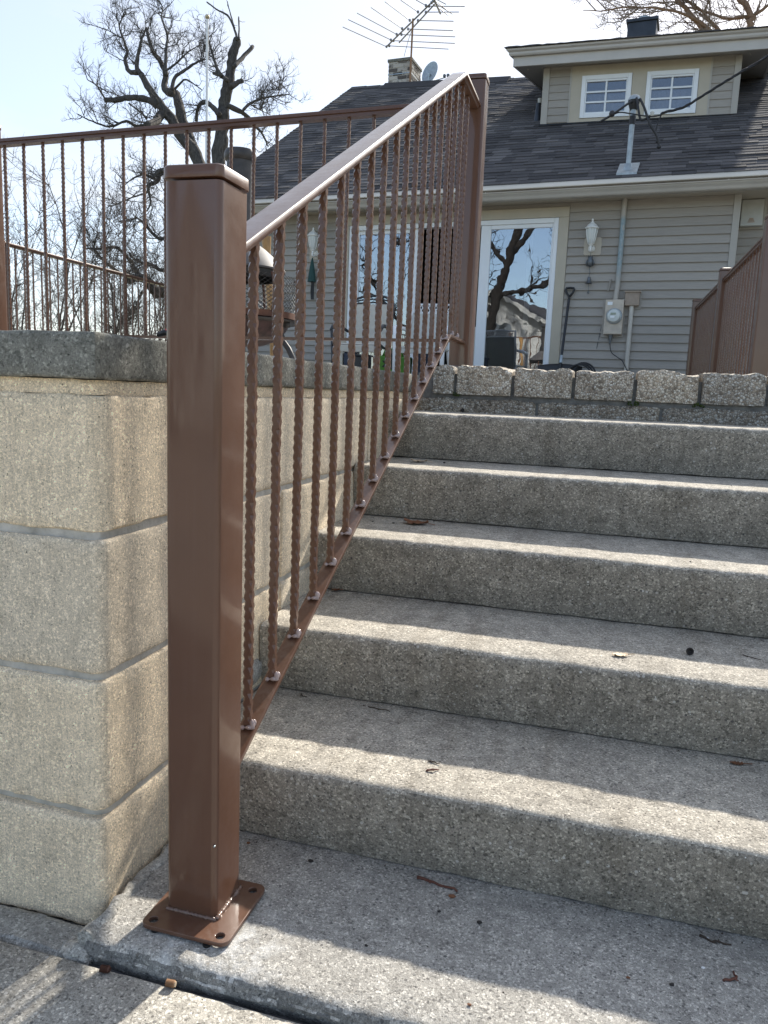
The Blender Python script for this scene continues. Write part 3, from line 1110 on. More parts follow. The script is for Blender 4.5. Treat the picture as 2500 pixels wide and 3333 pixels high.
def plate(x0, y0, x1, y1, z0, z1, holes, rh=0.0095, rc=0.016):
    """rounded plate with round holes, as one mesh"""
    mb = MB()
    outer = []
    for cx, cy, st in ((x1 - rc, y0 + rc, -90), (x1 - rc, y1 - rc, 0), (x0 + rc, y1 - rc, 90), (x0 + rc, y0 + rc, 180)):
        for k in range(6):
            a = math.radians(st + 90 * k / 5)
            outer.append((cx + rc * math.cos(a), cy + rc * math.sin(a)))
    cv = bpy.data.curves.new('plate', 'CURVE')
    cv.dimensions = '2D'
    cv.fill_mode = 'BOTH'
    cv.extrude = (z1 - z0) / 2 - 0.0012
    cv.bevel_depth = 0.0012
    cv.bevel_resolution = 2
    loops = [outer] + [[(hx + rh * math.cos(2 * math.pi * k / 16), hy + rh * math.sin(2 * math.pi * k / 16)) for k in range(16)] for hx, hy in holes]
    for lp in loops:
        sp = cv.splines.new('POLY')
        sp.points.add(len(lp) - 1)
        for p, q in zip(sp.points, lp):
            p.co = (q[0], q[1], 0, 1)
        sp.use_cyclic_u = True
    tmp = bpy.data.objects.new('tmp_plate', cv)
    C.objects.link(tmp)
    dg = bpy.context.evaluated_depsgraph_get()
    me = bpy.data.meshes.new_from_object(tmp.evaluated_get(dg))
    bpy.data.objects.remove(tmp)
    for v in me.vertices:
        v.co.z += (z0 + z1) / 2
    return me


PX0, PX1, PY0, PY1 = -0.124, 0.0475, -0.052, 0.120
me = plate(PX0, PY0, PX1, PY1, 0.0045, 0.0125, [(PX0 + 0.018, PY0 + 0.017), (PX1 - 0.020, PY0 + 0.017), (PX1 - 0.020, PY1 - 0.021), (PX0 + 0.018, PY1 - 0.021)])
off = wloc(railing)
for v in me.vertices:
    v.co -= off
bp_ = link('base_plate', me, M['brown'], railing, smooth='auto')
mb = MB()
for sx, sy in ((-0.096, -0.052), (0.010, -0.056)):
    mb.lathe((sx, sy + 0.006, 0.0003), [(0.0075, 0), (0.0080, 0.002), (0.0075, 0.0046)], 12)
    mb.build('shim_nut', M['nut'], bp_, smooth='auto')
    mb = MB()
# weld fillet round the post foot
mb = MB()
pts, rad = [], []
for i in range(46):
    f = i / 45
    x = -0.100 + 0.102 * f
    pts.append((x, -0.0015, 0.0135 + 0.0006 * math.sin(i * 1.7)))
    rad.append(0.0036 + 0.0022 * nz3(f, 1, 2, 9) + 0.0012 * nz3(f, 4, 2, 23))
mb.tube(pts, rad, 7)
pts, rad = [], []
for i in range(46):
    f = i / 45
    pts.append((0.0015, 0.0 + 0.098 * f, 0.0135 + 0.0006 * math.sin(i * 1.9)))
    rad.append(0.0044 + 0.0026 * nz3(f, 7, 2, 8) + 0.0014 * nz3(f, 9, 2, 21))
mb.tube(pts, rad, 7)
mb.build('weld_fillet', M['fillet'], bp_, smooth=True)
mb = MB()
mb.lathe((0.0, 0.0, 0.0), [(0.0018, 0), (0.0018, 0.0034)], 10, Matrix.Translation((-0.003, 0.0015, 0.158)) @ Matrix.Rotation(math.radians(90), 4, 'X'))
mb.build('paint_chip', M['galv'], fp, smooth='auto')

SL = 0.5215
def hz(y):            # near top edge of the sloping handrail
    return 1.235 + SL * (y - 0.15)
def bz(y):            # top face of the sloping bottom rail
    return 0.2796 + 0.5093 * (y - 0.23)
YC = 2.085            # crest
YP2 = 2.432           # front of the rear post
mb = MB()
A0 = Vector((XB, PW - 0.001, hz(PW)))
A1 = Vector((XB, YC, hz(YC)))
A2 = Vector((XB, YP2 + 0.001, hz(YC) + 0.004))
d1 = (A1 - A0).normalized()
d2 = (A2 - A1).normalized()
up1, up2 = Vector((1, 0, 0)).cross(d1), Vector((1, 0, 0)).cross(d2)
bis = (up1 + up2).normalized()
kk = 1.0 / bis.dot(up1)
s0 = [A0 + Vector((a, 0, 0)) + up1 * b + d1 * ((PW - 0.001 - (A0 + up1 * b).y) / d1.y) for a, b in RAIL_SEC]
s1 = [A1 + Vector((a, 0, 0)) + bis * (b * kk) for a, b in RAIL_SEC]
s2 = [A2 + Vector((a, 0, 0)) + up2 * b for a, b in RAIL_SEC]
n = len(RAIL_SEC)
NS = 40
rings = [[p.lerp(q, i / NS) for p, q in zip(s0, s1)] for i in range(NS)] + [s1, s2]
fs = []
for i in range(len(rings) - 1):
    for k in range(n):
        fs.append((i * n + k, i * n + (k + 1) % n, (i + 1) * n + (k + 1) % n, (i + 1) * n + k))
fs.append(tuple(range(n)))
fs.append(tuple((len(rings) - 1) * n + k for k in range(n - 1, -1, -1)))
mb.add([p for r in rings for p in r], fs)
mb.build('handrail', M['brown'], railing, smooth='auto')
mb = MB()
B0 = Vector((XB, PW - 0.001, bz(PW)))
B1 = Vector((XB, 2.09, bz(2.09)))
B2 = Vector((XB, YP2 + 0.001, bz(2.09) - 0.004))
d1 = (B1 - B0).normalized()
d2 = (B2 - B1).normalized()
up1, up2 = Vector((1, 0, 0)).cross(d1), Vector((1, 0, 0)).cross(d2)
bis = (up1 + up2).normalized()
kk = 1.0 / bis.dot(up1)
s0 = [B0 + Vector((a, 0, 0)) + up1 * b + d1 * ((PW - 0.001 - (B0 + up1 * b).y) / d1.y) for a, b in FLAT_SEC]
s1 = [B1 + Vector((a, 0, 0)) + bis * (b * kk) for a, b in FLAT_SEC]
s2 = [B2 + Vector((a, 0, 0)) + up2 * b for a, b in FLAT_SEC]
mb.sweep(None, s0, s1)
mb.f.pop(1) if False else None
mb2 = MB()
rings = [s0, s1, s2]
fs = []
for i in range(2):
    for k in range(4):
        fs.append((i * 4 + k, i * 4 + (k + 1) % 4, (i + 1) * 4 + (k + 1) % 4, (i + 1) * 4 + k))
fs.append((3, 2, 1, 0))
fs.append((8, 9, 10, 11))
mb2.add([p for r in rings for p in r], fs)
mb2.build('bottom_rail', M['brown'], railing, bevel=0.0012)
HM = [hammered_mesh('baluster_bar', 1.0, seed=s * 4.4) for s in range(3)]
for k in range(18):
    y = 0.230 + 0.1205 * k
    zb = bz(y) - 0.001 if y < 2.09 else bz(2.09) - 0.002
    zt = (hz(y) if y < YC else hz(YC)) - 0.021
    o = shared('baluster', HM[k % 3], railing, (XB, y, zb), 0.0, (1, 1, zt - zb))
    b = shared('weld_bead', BEAD, o, (0, 0, 0), 0.0, (1, 1, 1.0 / (zt - zb)))
    b.location = (0, 0, 0.0015)
    b.rotation_euler = (0, 0, 0)
rp = post(railing, -0.0053 - PW, YP2, 1.112, 2.352)
me = plate(-0.0053 - PW - 0.035, YP2 - 0.035, -0.0053 + 0.035, YP2 + PW + 0.035, 1.104, 1.112, [])
for v in me.vertices:
    v.co -= off
link('base_plate', me, M['brown'], railing, smooth='auto')

# ---- patio guard railing along the terrace (runs left from the rear post)
P_TOP = [(-0.030, -0.010), (-0.030, -0.018), (-0.022, -0.021), (-0.022, -0.034), (0.022, -0.034), (0.022, -0.021), (0.030, -0.018), (0.030, -0.010), (0.026, -0.002), (0.014, 0.0), (-0.014, 0.0), (-0.026, -0.002)]
P_BOT = [(-0.019, -0.014), (0.019, -0.014), (0.019, 0.0), (-0.019, 0.0)]


def guard_section(t, P, Q, ztopP, ztopQ, zbot, n, first, step, brackets=False):
    """one bay between posts: top rail, bottom rail and n balusters from P to Q (plan points)"""
    P, Q = Vector((P[0], P[1], 0)), Vector((Q[0], Q[1], 0))
    d = (Q - P)
    ln = d.length
    d.normalize()
    mb = MB()
    a, b = prism_along(P_TOP, (P.x, P.y, ztopP), (Q.x, Q.y, ztopQ))
    mb.sweep(None, a, b)
    tr = mb.build('top_rail', M['brown'], t, smooth='auto')
    mb = MB()
    a, b = prism_along(P_BOT, (P.x, P.y, zbot), (Q.x, Q.y, zbot + (ztopQ - ztopP) * 0.4))
    mb.sweep(None, a, b)
    mb.build('bottom_rail', M['brown'], t)
    ang = math.atan2(d.y, d.x)
    for k in range(n):
        s = first + step * k
        q = P + d * s
        zt = ztopP + (ztopQ - ztopP) * s / ln - 0.033
        z0 = zbot + (ztopQ - ztopP) * 0.4 * s / ln
        o = shared('baluster', HM[k % 3], t, (q.x, q.y, z0), ang, (0.88, 0.88, zt - z0))
    return tr


YG = 2.483
grail = thing('patio_railing', 'brown level patio railing running along the terrace behind the front post', 'railing', (-1.3, YG, 1.0), 'brown patio railings')
guard_section(grail, (-2.652, YG), (-0.1069, YG), 2.226, 2.281, 1.212, 21, 0.061, 0.1215)
post(grail, -2.652 - 0.1016, YG - 0.05, 1.06, 2.292)
# railing along the far left edge of the patio
lrail = thing('patio_railing', 'far brown railing seen through the level patio railing, in front of bare shrubs', 'railing', (-5.0, 5.5, 1.0), 'brown patio railings')
post(lrail, -5.05, 2.43, 1.06, 2.30)
guard_section(lrail, (-5.0, 2.53), (-5.0, 5.03), 2.24, 2.24, 1.20, 20, 0.09, 0.1215)
post(lrail, -5.05, 5.03, 1.06, 2.225)
guard_section(lrail, (-5.0, 5.13), (-5.0, 9.3), 2.24, 2.24, 1.20, 34, 0.06, 0.1215)
post(lrail, -5.05, 9.3, 1.06, 2.30)
# railing at the right of the patio
rrail = thing('patio_railing', 'brown patio railing of densely overlapping balusters at right in front of the taupe siding', 'railing', (1.5, 6.0, 1.0), 'brown patio railings')
ZR = 2.037
YR = [8.10, 6.02, 4.06]
for y in YR:
    post(rrail, 1.5 - 0.0508, y, 1.06, ZR + 0.055)
guard_section(rrail, (1.5, YR[0]), (1.5, YR[1] + 0.1016), ZR, ZR, 1.14, 16, 0.08, 0.1215)
guard_section(rrail, (1.5, YR[1]), (1.5, YR[2] + 0.1016), ZR, ZR, 1.14, 15, 0.08, 0.1215)
guard_section(rrail, (1.5508, YR[2] + 0.05), (3.4, YR[2] + 0.05), ZR, ZR, 1.235, 15, 0.06, 0.1215)
post(rrail, 3.4, YR[2], 1.06, ZR + 0.055)

# ------------------------------------------------------------------ the house (its own frame: u along the front, w into the house, z up)
PHI = math.radians(-5.5)
HM4 = Matrix.Translation((0.020, 8.824, 0.0)) @ Matrix.Rotation(PHI, 4, 'Z')


def HW(u, w, z):
    return HM4 @ Vector((u, w, z))


def hbox(mb, u0, u1, w0, w1, z0, z1):
    return mb.box((u0, w0, z0), (u1, w1, z1), HM4)


def hq(mb, pts, faces):
    return mb.add([HW(*p) for p in pts], faces)


house = thing('house', 'taupe sided house with dark shingle roof, front dormer, gutter and wide white patio door', 'house', HW(-1.4, 0, 1.0))
ZD = 3.155
mb = MB()
hbox(mb, -4.75, -2.905, 0.0, 0.12, 0.9, 3.36)
hbox(mb, -0.122, 1.85, 0.0, 0.12, 0.9, 3.36)
hbox(mb, -2.905, -0.122, 0.001, 0.12, ZD + 0.001, 3.359)
hbox(mb, 1.851, 6.0, 0.30, 0.42, 0.9, 3.36)
hbox(mb, -4.75, -4.63, 0.121, 9.4, 0.9, 3.36)
hbox(mb, -4.75, 6.0, 9.401, 9.52, 0.9, 3.36)
# gable end under the rake
hq(mb, [(-4.75, 0.0, 3.361), (-4.75, 9.5, 3.361), (-4.75, 4.75, 6.40), (-4.65, 0.0, 3.361), (-4.65, 9.5, 3.361), (-4.65, 4.75, 6.40)],
   [(0, 1, 2), (5, 4, 3), (0, 3, 4, 1), (1, 4, 5, 2), (2, 5, 3, 0)])
mb.build('wall', M['siding'], house)
# siding boards, course by course
EXP = 0.1016


def board(u0, u1, z0, wface=0.0, sub=None):
    mb = MB()
    a, b = -0.0265 + wface, -0.0030 + wface
    zt = z0 + EXP + 0.010
    hq(mb, [(u0, a, z0), (u1, a, z0), (u1, b, zt), (u0, b, zt), (u0, wface - 0.0005, z0 + 0.002), (u1, wface - 0.0005, z0 + 0.002), (u1, wface - 0.0005, zt), (u0, wface - 0.0005, zt),
            (u0, a + 0.001, z0 - 0.002), (u1, a + 0.001, z0 - 0.002)],
       [(0, 1, 2, 3), (8, 9, 1, 0), (4, 5, 9, 8), (7, 6, 5, 4), (3, 2, 6, 7), (0, 3, 7, 4, 8), (1, 9, 5, 6, 2)])
    return mb.build('siding_board', M['siding'], sub or house)


k = 0
z = 3.004 + 2 * EXP
while z > 1.02:
    board(0.003, 1.812, z)
    board(-4.75, -3.04, z)
    z -= EXP
z = 3.279
while z > 1.02:
    board(1.892, 5.9, z - 0.02, 0.30)
    z -= EXP * 0.87
mb = MB()
hbox(mb, 1.814, 1.890, -0.026, 0.30, 1.0, 3.322)
mb.build('corner_board', M['corner'], house, bevel=0.004)
mb = MB()
hbox(mb, -4.78, -4.70, -0.026, 0.06, 1.0, 3.322)
mb.build('corner_board', M['corner'], house, bevel=0.004)
mb = MB()
hbox(mb, -3.035, 0.0, -0.004, 0.0, 3.273, 3.322)
mb.build('siding_board', M['siding'], house)
# casing round the patio door
for u0, u1, z0, z1 in ((-0.121, 0.0, 1.06, 3.153), (-3.035, -2.906, 1.06, 3.153), (-3.035, 0.0, 3.1545, 3.272)):
    mb = MB()
    hbox(mb, u0, u1, -0.032, 0.0, z0, z1)
    mb.build('door_casing', M['trim'], house, bevel=0.005)
# patio door: frame, sashes, panes
mb = MB()
hbox(mb, -2.904, -2.852, -0.02, 0.10, 1.06, 3.152)
hbox(mb, -0.174, -0.123, -0.02, 0.10, 1.06, 3.152)
hbox(mb, -2.8515, -0.1745, -0.02, 0.10, 3.094, 3.152)
hbox(mb, -2.8515, -0.1745, -0.018, 0.10, 1.06, 1.10)
door = mb.build('patio_door', M['vinyl'], house, bevel=0.004)
for (u0, u1, sl, sr, wz) in ((-2.851, -1.891, 0.077, 0.149, 0.03), (-1.091, -0.175, 0.130, 0.024, 0.0)):
    mb = MB()
    hbox(mb, u0, u0 + sl, wz, wz + 0.035, 1.101, 3.0935)
    hbox(mb, u1 - sr, u1, wz, wz + 0.035, 1.101, 3.0935)
    hbox(mb, u0 + sl + 0.0005, u1 - sr - 0.0005, wz, wz + 0.035, 3.045, 3.0935)
    hbox(mb, u0 + sl + 0.0005, u1 - sr - 0.0005, wz, wz + 0.035, 1.101, 1.19)
    mb.build('sash', M['vinyl'], door, bevel=0.005)
    mb = MB()
    hq(mb, [(u0 + sl - 0.004, wz + 0.016, 1.186), (u1 - sr + 0.004, wz + 0.016, 1.186), (u1 - sr + 0.004, wz + 0.016, 3.049), (u0 + sl - 0.004, wz + 0.016, 3.049),
            (u0 + sl - 0.004, wz + 0.020, 1.186), (u1 - sr + 0.004, wz + 0.020, 1.186), (u1 - sr + 0.004, wz + 0.020, 3.049), (u0 + sl - 0.004, wz + 0.020, 3.049)],
       [(0, 1, 2, 3), (7, 6, 5, 4), (0, 4, 5, 1), (1, 5, 6, 2), (2, 6, 7, 3), (3, 7, 4, 0)])
    mb.build('pane', M['glass'], door)
# dark room seen through the open middle bay
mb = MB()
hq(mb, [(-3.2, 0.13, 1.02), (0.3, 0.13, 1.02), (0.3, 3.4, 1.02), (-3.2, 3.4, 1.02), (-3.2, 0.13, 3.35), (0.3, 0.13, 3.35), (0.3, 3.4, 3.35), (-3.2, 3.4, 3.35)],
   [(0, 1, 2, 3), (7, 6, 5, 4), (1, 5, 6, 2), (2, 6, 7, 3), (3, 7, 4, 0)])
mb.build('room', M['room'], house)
mb = MB()
hbox(mb, -0.52, -0.455, 0.16, 0.17, 1.10, 3.10)
hbox(mb, -1.16, -1.10, 0.115, 0.125, 1.10, 1.86)
mb.build('blind_slat', M['blind'], house)
# eaves: soffit, fascia, gutter, drip edge
mb = MB()
hbox(mb, -5.08, 6.1, -0.304, -0.001, 3.323, 3.337)
hbox(mb, 1.893, 6.1, 0.0, 0.299, 3.3235, 3.337)
mb.build('soffit', M['soffit'], house)
mb = MB()
hbox(mb, -5.10, 6.1, -0.290, -0.270, 3.338, 3.42)
mb.build('fascia', M['gutter'], house)
# open K-style gutter, 3 mm sheet
go = [(-0.2915, 3.372), (-0.2915, 3.292), (-0.366, 3.290), (-0.377, 3.2925), (-0.386, 3.302), (-0.388, 3.318), (-0.392, 3.332), (-0.403, 3.345), (-0.412, 3.356), (-0.414, 3.367),
      (-0.423, 3.369), (-0.425, 3.378), (-0.416, 3.383), (-0.408, 3.379)]
gi = [(-0.408, 3.372), (-0.410, 3.358), (-0.399, 3.347), (-0.388, 3.335), (-0.384, 3.318), (-0.381, 3.303), (-0.375, 3.296), (-0.366, 3.294), (-0.295, 3.296), (-0.295, 3.372)]
gs = go + gi
mb = MB()
mb.sweep(None, [HW(-5.12, a, b) for a, b in gs], [HW(6.1, a, b) for a, b in gs])
mb.build('gutter', M['gutter'], house, smooth='auto')
for u in (-3.9, -0.96, 1.72, 4.2):
    mb = MB()
    hbox(mb, u, u + 0.012, -0.424, -0.3, 3.374, 3.3865)
    mb.build('gutter_strap', M['drip'], house)
ds = [(-0.345, 3.421), (-0.350, 3.424), (-0.351, 3.432), (-0.342, 3.444), (-0.298, 3.492), (-0.27, 3.505), (-0.27, 3.421)]
mb = MB()
mb.sweep(None, [HW(-5.15, a, b) for a, b in ds], [HW(6.1, a, b) for a, b in ds])
mb.build('drip_edge', M['drip'], house, smooth='auto')


# roof: 33 degree slope whose ridge sags a little to the right
W_RIDGE = 4.85


def slope(u):
    return 0.645 - 0.0095 * (u + 5.1)


def zr(u, w):
    return 3.490 + slope(u) * (w + 0.30)


US = [-5.14 + i * (11.2 / 16) for i in range(17)]
vs, fs = [], []
for u in US:
    for (w, dz) in ((-0.30, 0.0), (W_RIDGE, 0.0), (9.95, 0.0), (9.95, -0.05), (W_RIDGE, -0.07), (-0.27, -0.045)):
        z = zr(u, w) if w <= W_RIDGE else zr(u, 2 * W_RIDGE - w)
        vs.append(HW(u, w, z + dz - 0.006))
for i in range(16):
    for j in range(6):
        a, b = i * 6 + j, i * 6 + (j + 1) % 6
        fs.append((a, a + 6, b + 6, b))
fs.append((0, 1, 4, 5))
fs.append((1, 2, 3, 4))
e = 16 * 6
fs.append((e + 5, e + 4, e + 1, e))
fs.append((e + 4, e + 3, e + 2, e + 1))
mb = MB()
mb.add(vs, fs)
roof = mb.build('roof', M['shingle'], house)
# shingles in 48 courses
sh = []
dw = 0.108
rng = random.Random(3)
row = 0
w = -0.300
while w < W_RIDGE - 0.02:
    u = -5.16 - rng.random() * 0.2
    while u < 5.9:
        wd = rng.choice((0.14, 0.18, 0.22, 0.26, 0.30, 0.36))
        u1 = u + wd
        uc = (u + u1) / 2
        if not (-0.74 < uc < 1.70 and w > 2.02) and u1 > -5.17:
            sh.append((max(u, -5.165), u1 - 0.002, w, row, rng.choice((0.009, 0.010, 0.011, 0.016)), rng.uniform(-0.0025, 0.0025)))
        u = u1
    w += dw
    row += 1


def shingle_geo(mb, u0, u1, w, th, jit):
    wb = min(w + 0.165, W_RIDGE + 0.02)
    pts = []
    for u, ww, t in ((u0, w + jit, th), (u1, w + jit, th), (u1, wb, 0.001), (u0, wb, 0.001)):
        m = slope(u)
        L = math.sqrt(1 + m * m)
        z = zr(u, ww)
        pts.append((u, ww - m / L * t, z + t / L))
    for u, ww in ((u0, w + jit + 0.002), (u1, w + jit + 0.002), (u1, wb), (u0, wb)):
        pts.append((u, ww, zr(u, ww) - 0.003))
    hq(mb, pts, [(0, 1, 2, 3), (4, 5, 1, 0), (5, 6, 2, 1), (6, 7, 3, 2), (7, 4, 0, 3), (7, 6, 5, 4)])


CH = Vector((1.5426, -9.8758, 0.98))


def near(s):
    uc = (s[0] + s[1]) / 2
    hid = 3.0 if (-2.35 < uc < -1.05 and True) else 0.0
    out = 6.0 if uc > 2.25 else 0.0
    return (Vector((uc, s[2], zr(uc, s[2]))) - CH).length + hid + out


sh.sort(key=near)
for s in sh[:298]:
    mb = MB()
    shingle_geo(mb, s[0], s[1], s[2], s[4], s[5])
    mb.build('shingle', M['shingle'], roof)
mb = MB()
for s in sh[298:]:
    shingle_geo(mb, s[0], s[1], s[2], s[4], s[5])
mb.build('shingles', M['shingles'], roof, kind='stuff')
mb = MB()
for i in range(38):
    u = -5.15 + i * 0.29
    zz = zr(u, W_RIDGE)
    hq(mb, [(u, W_RIDGE - 0.14, zr(u, W_RIDGE - 0.14) + 0.016), (u + 0.31, W_RIDGE - 0.14, zr(u + .31, W_RIDGE - 0.14) + 0.022), (u + 0.31, W_RIDGE, zr(u + .31, W_RIDGE) + 0.03), (u, W_RIDGE, zz + 0.022),
            (u + 0.31, W_RIDGE + 0.14, zr(u + .31, W_RIDGE - 0.14) + 0.022), (u, W_RIDGE + 0.14, zr(u, W_RIDGE - 0.14) + 0.016)], [(0, 1, 2, 3), (3, 2, 4, 5)])
mb.build('ridge_caps', M['shingles'], roof, kind='stuff')
mb = MB()
hq(mb, [(-4.45, 4.62, zr(-4.45, 4.62) + 0.03), (-2.0, 4.62, zr(-2.0, 4.62) + 0.03), (-2.0, W_RIDGE, zr(-2, W_RIDGE) + 0.06), (-4.45, W_RIDGE, zr(-4.45, W_RIDGE) + 0.06), (-4.45, 5.08, zr(-4.45, 4.62) + 0.03), (-2.0, 5.08, zr(-2.0, 4.62) + 0.03),
        (-4.45, 4.62, zr(-4.45, 4.62)), (-2.0, 4.62, zr(-2.0, 4.62)), (-4.45, 5.08, zr(-4.45, 4.62)), (-2.0, 5.08, zr(-2.0, 4.62))],
   [(0, 1, 2, 3), (3, 2, 5, 4), (6, 7, 1, 0), (4, 5, 9, 8), (0, 3, 4, 8, 6), (1, 7, 9, 5, 2)])
mb.build('ridge_vent', M['shingle'], roof)
mb = MB()
hq(mb, [(-5.17, -0.30, zr(-5.14, -0.30) - 0.16), (-5.17, W_RIDGE, zr(-5.14, W_RIDGE) - 0.16), (-5.17, W_RIDGE, zr(-5.14, W_RIDGE) - 0.01), (-5.17, -0.30, zr(-5.14, -0.30) - 0.01),
        (-5.14, -0.30, zr(-5.14, -0.30) - 0.16), (-5.14, W_RIDGE, zr(-5.14, W_RIDGE) - 0.16), (-5.14, W_RIDGE, zr(-5.14, W_RIDGE) - 0.01), (-5.14, -0.30, zr(-5.14, -0.30) - 0.01)],
   [(3, 2, 1, 0), (4, 5, 6, 7), (0, 1, 5, 4), (1, 2, 6, 5), (2, 3, 7, 6), (3, 0, 4, 7)])
mb.build('rake_board', M['fascia'], house)

# ---- dormer
def DS(u):
    return -0.038 * (u - 0.5)


def dbox(mb, u0, u1, w0, w1, z0, z1):
    p = [(u0, w0, z0), (u1, w0, z0), (u1, w1, z0), (u0, w1, z0), (u0, w0, z1), (u1, w0, z1), (u1, w1, z1), (u0, w1, z1)]
    return hq(mb, [(a, b, c + DS(a)) for a, b, c in p], [(0, 3, 2, 1), (4, 5, 6, 7), (0, 1, 5, 4), (1, 2, 6, 5), (2, 3, 7, 6), (3, 0, 4, 7)])


WD = 2.0
Z0, Z1 = 4.845, 5.62
mb = MB()
dbox(mb, -0.82, -0.275, WD + 0.002, WD + 0.1, 4.70, Z1)
dbox(mb, 0.403, 0.600, WD + 0.002, WD + 0.1, 4.70, Z1)
dbox(mb, 1.268, 1.775, WD + 0.002, WD + 0.1, 4.70, Z1)
for a, b in ((-0.2745, 0.4025), (0.6005, 1.2675)):
    dbox(mb, a, b, WD + 0.002, WD + 0.1, 4.70, 4.904)
    dbox(mb, a, b, WD + 0.002, WD + 0.1, 5.466, Z1)
dbox(mb, -0.82, -0.72, WD + 0.101, 5.2, 4.70, 5.60)
dbox(mb, 1.675, 1.775, WD + 0.101, 5.2, 4.70, 5.60)
dbox(mb, -0.719, 1.674, WD + 0.9, WD + 1.0, 4.70, 5.60)
dormer = mb.build('dormer', M['siding'], house)
for a, b in ((-0.832, -0.740), (1.705, 1.787)):
    mb = MB()
    dbox(mb, a, b, WD - 0.022, WD + 0.04, Z0, Z1 - 0.02)
    mb.build('corner_board', M['corner'], dormer, bevel=0.003)
# tan surround of the two windows
mb = MB()
for a, b, c, d in ((-0.425, -0.279, Z0 - 0.01, Z1 - 0.02), (0.4065, 0.5965, Z0 - 0.01, Z1 - 0.02), (1.2715, 1.410, Z0 - 0.01, Z1 - 0.02)):
    dbox(mb, a, b, WD - 0.016, WD + 0.002, c, d)
for a, b in ((-0.2785, 0.406), (0.597, 1.271)):
    dbox(mb, a, b, WD - 0.016, WD + 0.002, Z0 - 0.01, 4.902)
    dbox(mb, a, b, WD - 0.016, WD + 0.002, 5.468, Z1 - 0.02)
mb.build('window_surround', M['trim'], dormer)
for a, b in ((-0.447, -0.4255), (1.4105, 1.432)):
    mb = MB()
    dbox(mb, a, b, WD - 0.02, WD + 0.002, Z0, Z1 - 0.02)
    mb.build('edge_strip', M['corner'], dormer)
for a, b in ((-0.7395, -0.4475), (1.4325, 1.7045)):
    for k in range(8):
        zb = Z0 + 0.022 + k * 0.1016
        if zb + 0.1 > Z1:
            break
        m2 = MB()
        p = [(a, WD - 0.013, zb), (b, WD - 0.013, zb), (b, WD - 0.001, zb + 0.105), (a, WD - 0.001, zb + 0.105), (a, WD + 0.0015, zb), (b, WD + 0.0015, zb), (b, WD + 0.0015, zb + 0.105), (a, WD + 0.0015, zb + 0.105)]
        hq(m2, [(x, y, zz + DS(x)) for x, y, zz in p], [(0, 1, 2, 3), (4, 5, 1, 0), (7, 6, 5, 4), (3, 2, 6, 7), (0, 3, 7, 4), (1, 5, 6, 2)])
        m2.build('siding_board', M['siding'], dormer)
# windows
for (a, b) in ((-0.277, 0.403), (0.600, 1.267)):
    mb = MB()
    zt, zb = 5.466, 4.905
    g0, g1, h0, h1 = a + 0.072, b - 0.072, zb + 0.076, zt - 0.082
    dbox(mb, a, a + 0.055, WD - 0.030, WD + 0.05, zb, zt)
    dbox(mb, b - 0.055, b, WD - 0.030, WD + 0.05, zb, zt)
    dbox(mb, a + 0.0555, b - 0.0555, WD - 0.030, WD + 0.05, zb, zb + 0.058)
    dbox(mb, a + 0.0555, b - 0.0555, WD - 0.030, WD + 0.05, zt - 0.058, zt)
    dbox(mb, a + 0.0556, g0, WD - 0.018, WD + 0.04, zb + 0.0585, zt - 0.0585)
    dbox(mb, g1, b - 0.0556, WD - 0.018, WD + 0.04, zb + 0.0585, zt - 0.0585)
    dbox(mb, g0 + 0.0003, g1 - 0.0003, WD - 0.018, WD + 0.04, zb + 0.0585, h0)
    dbox(mb, g0 + 0.0003, g1 - 0.0003, WD - 0.018, WD + 0.04, h1, zt - 0.0585)
    win = mb.build('window', M['vinyl'], house, bevel=0.003)
    mb = MB()
    uc = (g0 + g1) / 2
    dbox(mb, uc - 0.012, uc + 0.012, WD - 0.012, WD + 0.000, h0, h1)
    for f in (1 / 3, 2 / 3):
        zz = h0 + (h1 - h0) * f
        dbox(mb, g0, uc - 0.0122, WD - 0.011, WD + 0.001, zz - 0.011, zz + 0.011)
        dbox(mb, uc + 0.0122, g1, WD - 0.011, WD + 0.001, zz - 0.011, zz + 0.011)
    mb.build('muntins', M['vinyl'], win)
    for c in range(2):
        for r in range(3):
            mb = MB()
            dbox(mb, (g0, uc)[c] - 0.002, (uc, g1)[c] + 0.002, WD + 0.006, WD + 0.010, h0 + (h1 - h0) * r / 3, h0 + (h1 - h0) * (r + 1) / 3)
            mb.build('pane', M['winglass'], win)
    mb = MB()
    vs, fs = [], []
    for i in range(31):
        f = i / 30
        for zz in (4.90, 5.262):
            u = a + 0.05 + (b - a - 0.1) * f
            vs.append(HW(u, WD + 0.14 + 0.012 * math.sin(i * 1.9), zz + DS(u)))
    for i in range(30):
        fs.append((i * 2, i * 2 + 2, i * 2 + 3, i * 2 + 1))
    mb.add(vs, fs)
    mb.build('curtain', flat('grey_sheer_curtain', (0.40, 0.40, 0.42), 0.8, var=0.1, scale=20) if 'curt' not in M else M['curt'], win, smooth=True)
# dormer eaves: fascia with a stepped crown, soffit rising with the low roof
UL, UR = -1.223, 2.17
WF = 1.72
DP = 0.20


def rake(mb, u0, u1, w0, w1, z0, z1):
    """a board whose top and bottom rise into the house with the dormer roof"""
    p = [(u0, w0, z0), (u1, w0, z0), (u1, w1, z0), (u0, w1, z0), (u0, w0, z1), (u1, w0, z1), (u1, w1, z1), (u0, w1, z1)]
    return hq(mb, [(a, b, c + DS(a) + DP * (b - WF)) for a, b, c in p], [(0, 3, 2, 1), (4, 5, 6, 7), (0, 1, 5, 4), (1, 2, 6, 5), (2, 3, 7, 6), (3, 0, 4, 7)])


